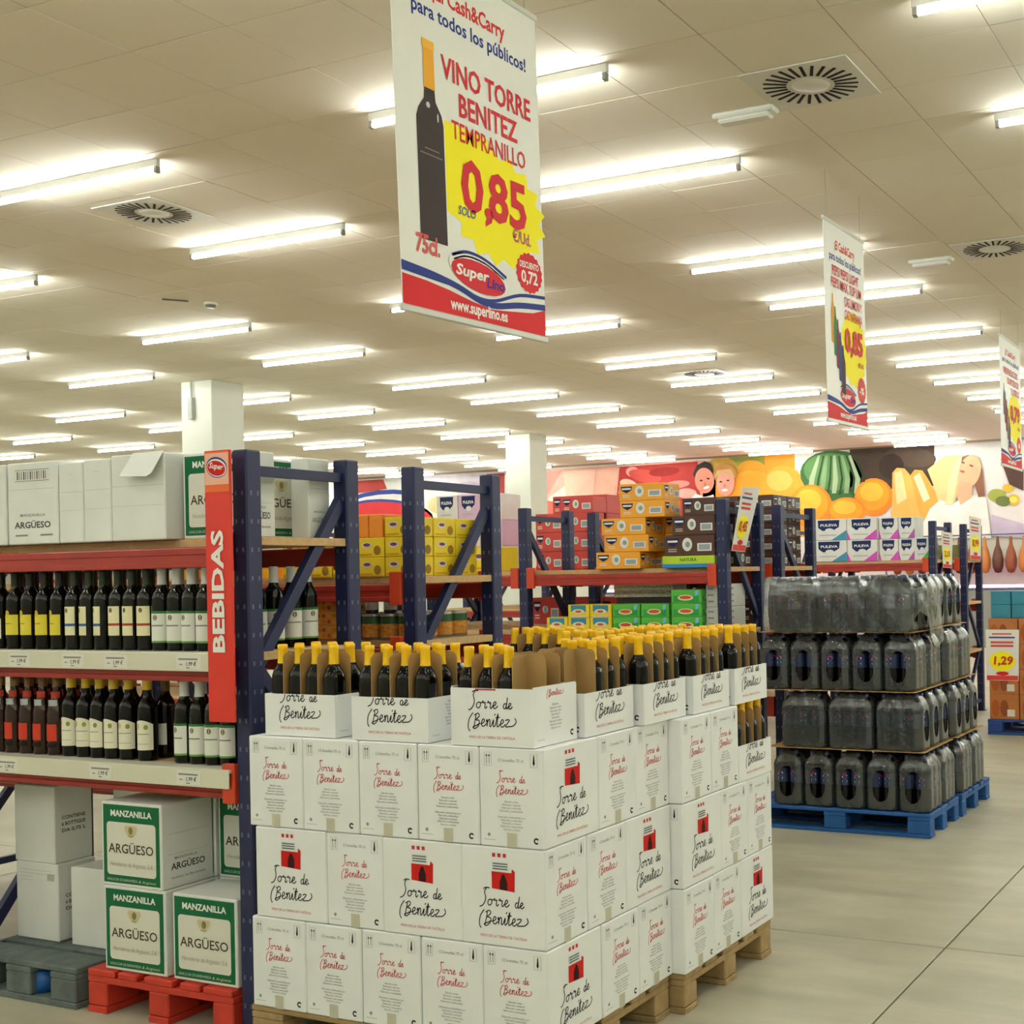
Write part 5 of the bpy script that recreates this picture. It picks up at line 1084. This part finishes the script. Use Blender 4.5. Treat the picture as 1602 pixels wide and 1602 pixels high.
# ---------------------------------------------------------------- paper price posters on rack ends and stacks
def poster(label, corners, kind='plain'):
    """corners: BL, BR, TR, TL"""
    P = [Vector(p) for p in corners]; c = sum(P, Vector()) / 4; t = thing('price_poster', label, 'poster', c, 0, 'paper price posters')
    u = P[1] - P[0]; v = P[3] - P[0]; n = u.cross(v).normalized(); q = [p - c for p in P]
    MB().add([p for p in q] + [p - n * 0.002 for p in q], [(0, 1, 2, 3), (7, 6, 5, 4), (0, 4, 5, 1), (1, 5, 6, 2), (2, 6, 7, 3), (3, 7, 4, 0)], ink('e8e6dc')).build('sheet', t)
    mb = MB(); f = Flat(mb, q[0], u, v); f.n = n; f.lift = 0.0015
    f.rect(0.02, 0.01, 0.98, 0.1, ink('d2403a')); f.layer(2).text('0 %', 0.5, 0.04, 0.05, WHITEINK, 0.02) if False else None
    f.layer(1); burst(f, 0.5, 0.38, 0.42, 0.2, 14, YELLOWINK, 0.08); f.rect(0.2, 0.9, 0.8, 0.93, ink('c85a50')); f.rect(0.1, 0.83, 0.9, 0.86, NAVYINK)
    for k in range(2): f.rect(0.15, 0.66 + 0.07 * k, 0.85, 0.7 + 0.07 * k, ink('cc4a48'))
    f.ell(0.5, 0.14, 0.2, 0.04, REDLOGO, 12); mb.build('print', t)
    mb = MB(); f = Flat(mb, q[0], u, v); f.n = n; f.lift = 0.0015; f.layer(3).text({'a': '1,29', 'b': '0,45', 'c': '2,15', 'd': '0,99'}[kind], 0.5, 0.32, 0.22, ink('c4302e'), 0.03, 0.1, width=0.6); mb.build('price', t)
    return t
poster('tilted paper price poster fixed to the end post of the orange-case rack', [(-3.37, 7.05, 1.73), (-3.37, 7.25, 1.725), (-3.37, 7.51, 2.155), (-3.37, 7.23, 2.14)], 'b')
poster('white price poster 1,29 hung in front of the snack boxes', [(-2.905, 11.664, 0.515), (-2.595, 11.664, 0.515), (-2.585, 11.664, 1.0), (-2.905, 11.664, 1.0)], 'a')
poster('small white and yellow price poster on the end of the multipack rack', [(-3.40, 11.98, 1.60), (-3.40, 12.3, 1.59), (-3.40, 12.36, 1.95), (-3.40, 11.94, 1.96)], 'c')
poster('narrow yellow price poster on the end of the farthest rack', [(-3.40, 13.05, 1.68), (-3.40, 13.5, 1.67), (-3.40, 13.55, 2.13), (-3.40, 13.02, 2.15)], 'd')

# ---------------------------------------------------------------- snack boxes and blue packs on the far pallet
SN = cm('snack_box', 'b06a34')
for l in range(4):
    for c in range(4): case('snack_box', f'brown printed snack box on the far blue pallet, layer {ORD[l]}, {ORD[c]} from the left', 'box', -2.88 + c * 0.29, 11.672, 0.1455 + l * 0.24, 0.28, 0.36, 0.238, SN, 'snack', 'snack boxes', True)
for l in range(2):
    for c in range(4): case('blue_pack', f'blue upright pack on top of the snack boxes, layer {ORD[l]}, {ORD[c]} from the left', 'pack', -2.87 + c * 0.2, 11.75, 0.1455 + 4 * 0.24 + l * 0.13, 0.19, 0.3, 0.128, cm('teal_case', '2f7f96') if c < 3 else cm('sky_pack', '3f9ac8'), None, 'blue packs on the snack boxes')

# ---------------------------------------------------------------- ham counter at the back wall
rail_y = 25.2
rl = thing('ham_rail', 'steel rail on posts carrying the hanging hams by the back wall', 'rail', (-6.0, rail_y, 0))
MB().tube((-2.4, 0, 2.26), (2.4, 0, 2.26), 0.015, STEEL_SLOT_LIGHT).build('bar', rl)
for x in (-2.4, 2.4): MB().tube((x, 0, 0.0), (x, 0, 2.27), 0.02, STEEL_SLOT_LIGHT).build('post', rl)
HAM = [cm('ham_brown', '8a4a26'), cm('ham_amber', 'b8762c'), cm('ham_dark', '5a3420')]
hprof = [(0.0, -0.78), (0.07, -0.76), (0.11, -0.65), (0.12, -0.5), (0.09, -0.34), (0.04, -0.2), (0.028, -0.08), (0.02, -0.02), (0, -0.02)]
ham_me = [MB().lathe(hprof, m, 10).mesh('ham') for m in HAM]
string_me = MB().tube((0, 0, -0.03), (0, 0, -0.002), 0.006, WHITEINK, 5).mesh('string')
for i in range(17):
    o = tag(obj('ham', ham_me[i % 3], None, (-8.15 + i * 0.27, rail_y, 2.243), (0, 0, i)), f'cured ham hanging from the rail, {ORD[i]} from the left', 'ham', 'hanging hams'); obj('string', string_me, o)
cnt = thing('meat_counter', 'long meat counter with a glowing pink strip under the hams', 'counter', (-9.0, 24.5, 0))
MB().box((-6, -0.3, 0), (6, 0.3, 1.15), cm('counter_body', '8a8a84'), 0.01).build('body', cnt)
MB().box((-6, -0.33, 1.15), (6, 0.3, 1.19), STEEL_SLOT_LIGHT, 0.005).build('worktop', cnt)
MB().box((-6, -0.34, 1.19), (6, -0.3, 1.24), mat('pink_neon', 'ff9ad8', 0.4, var=0, emit=9.0), 0.004).build('light_strip', cnt)
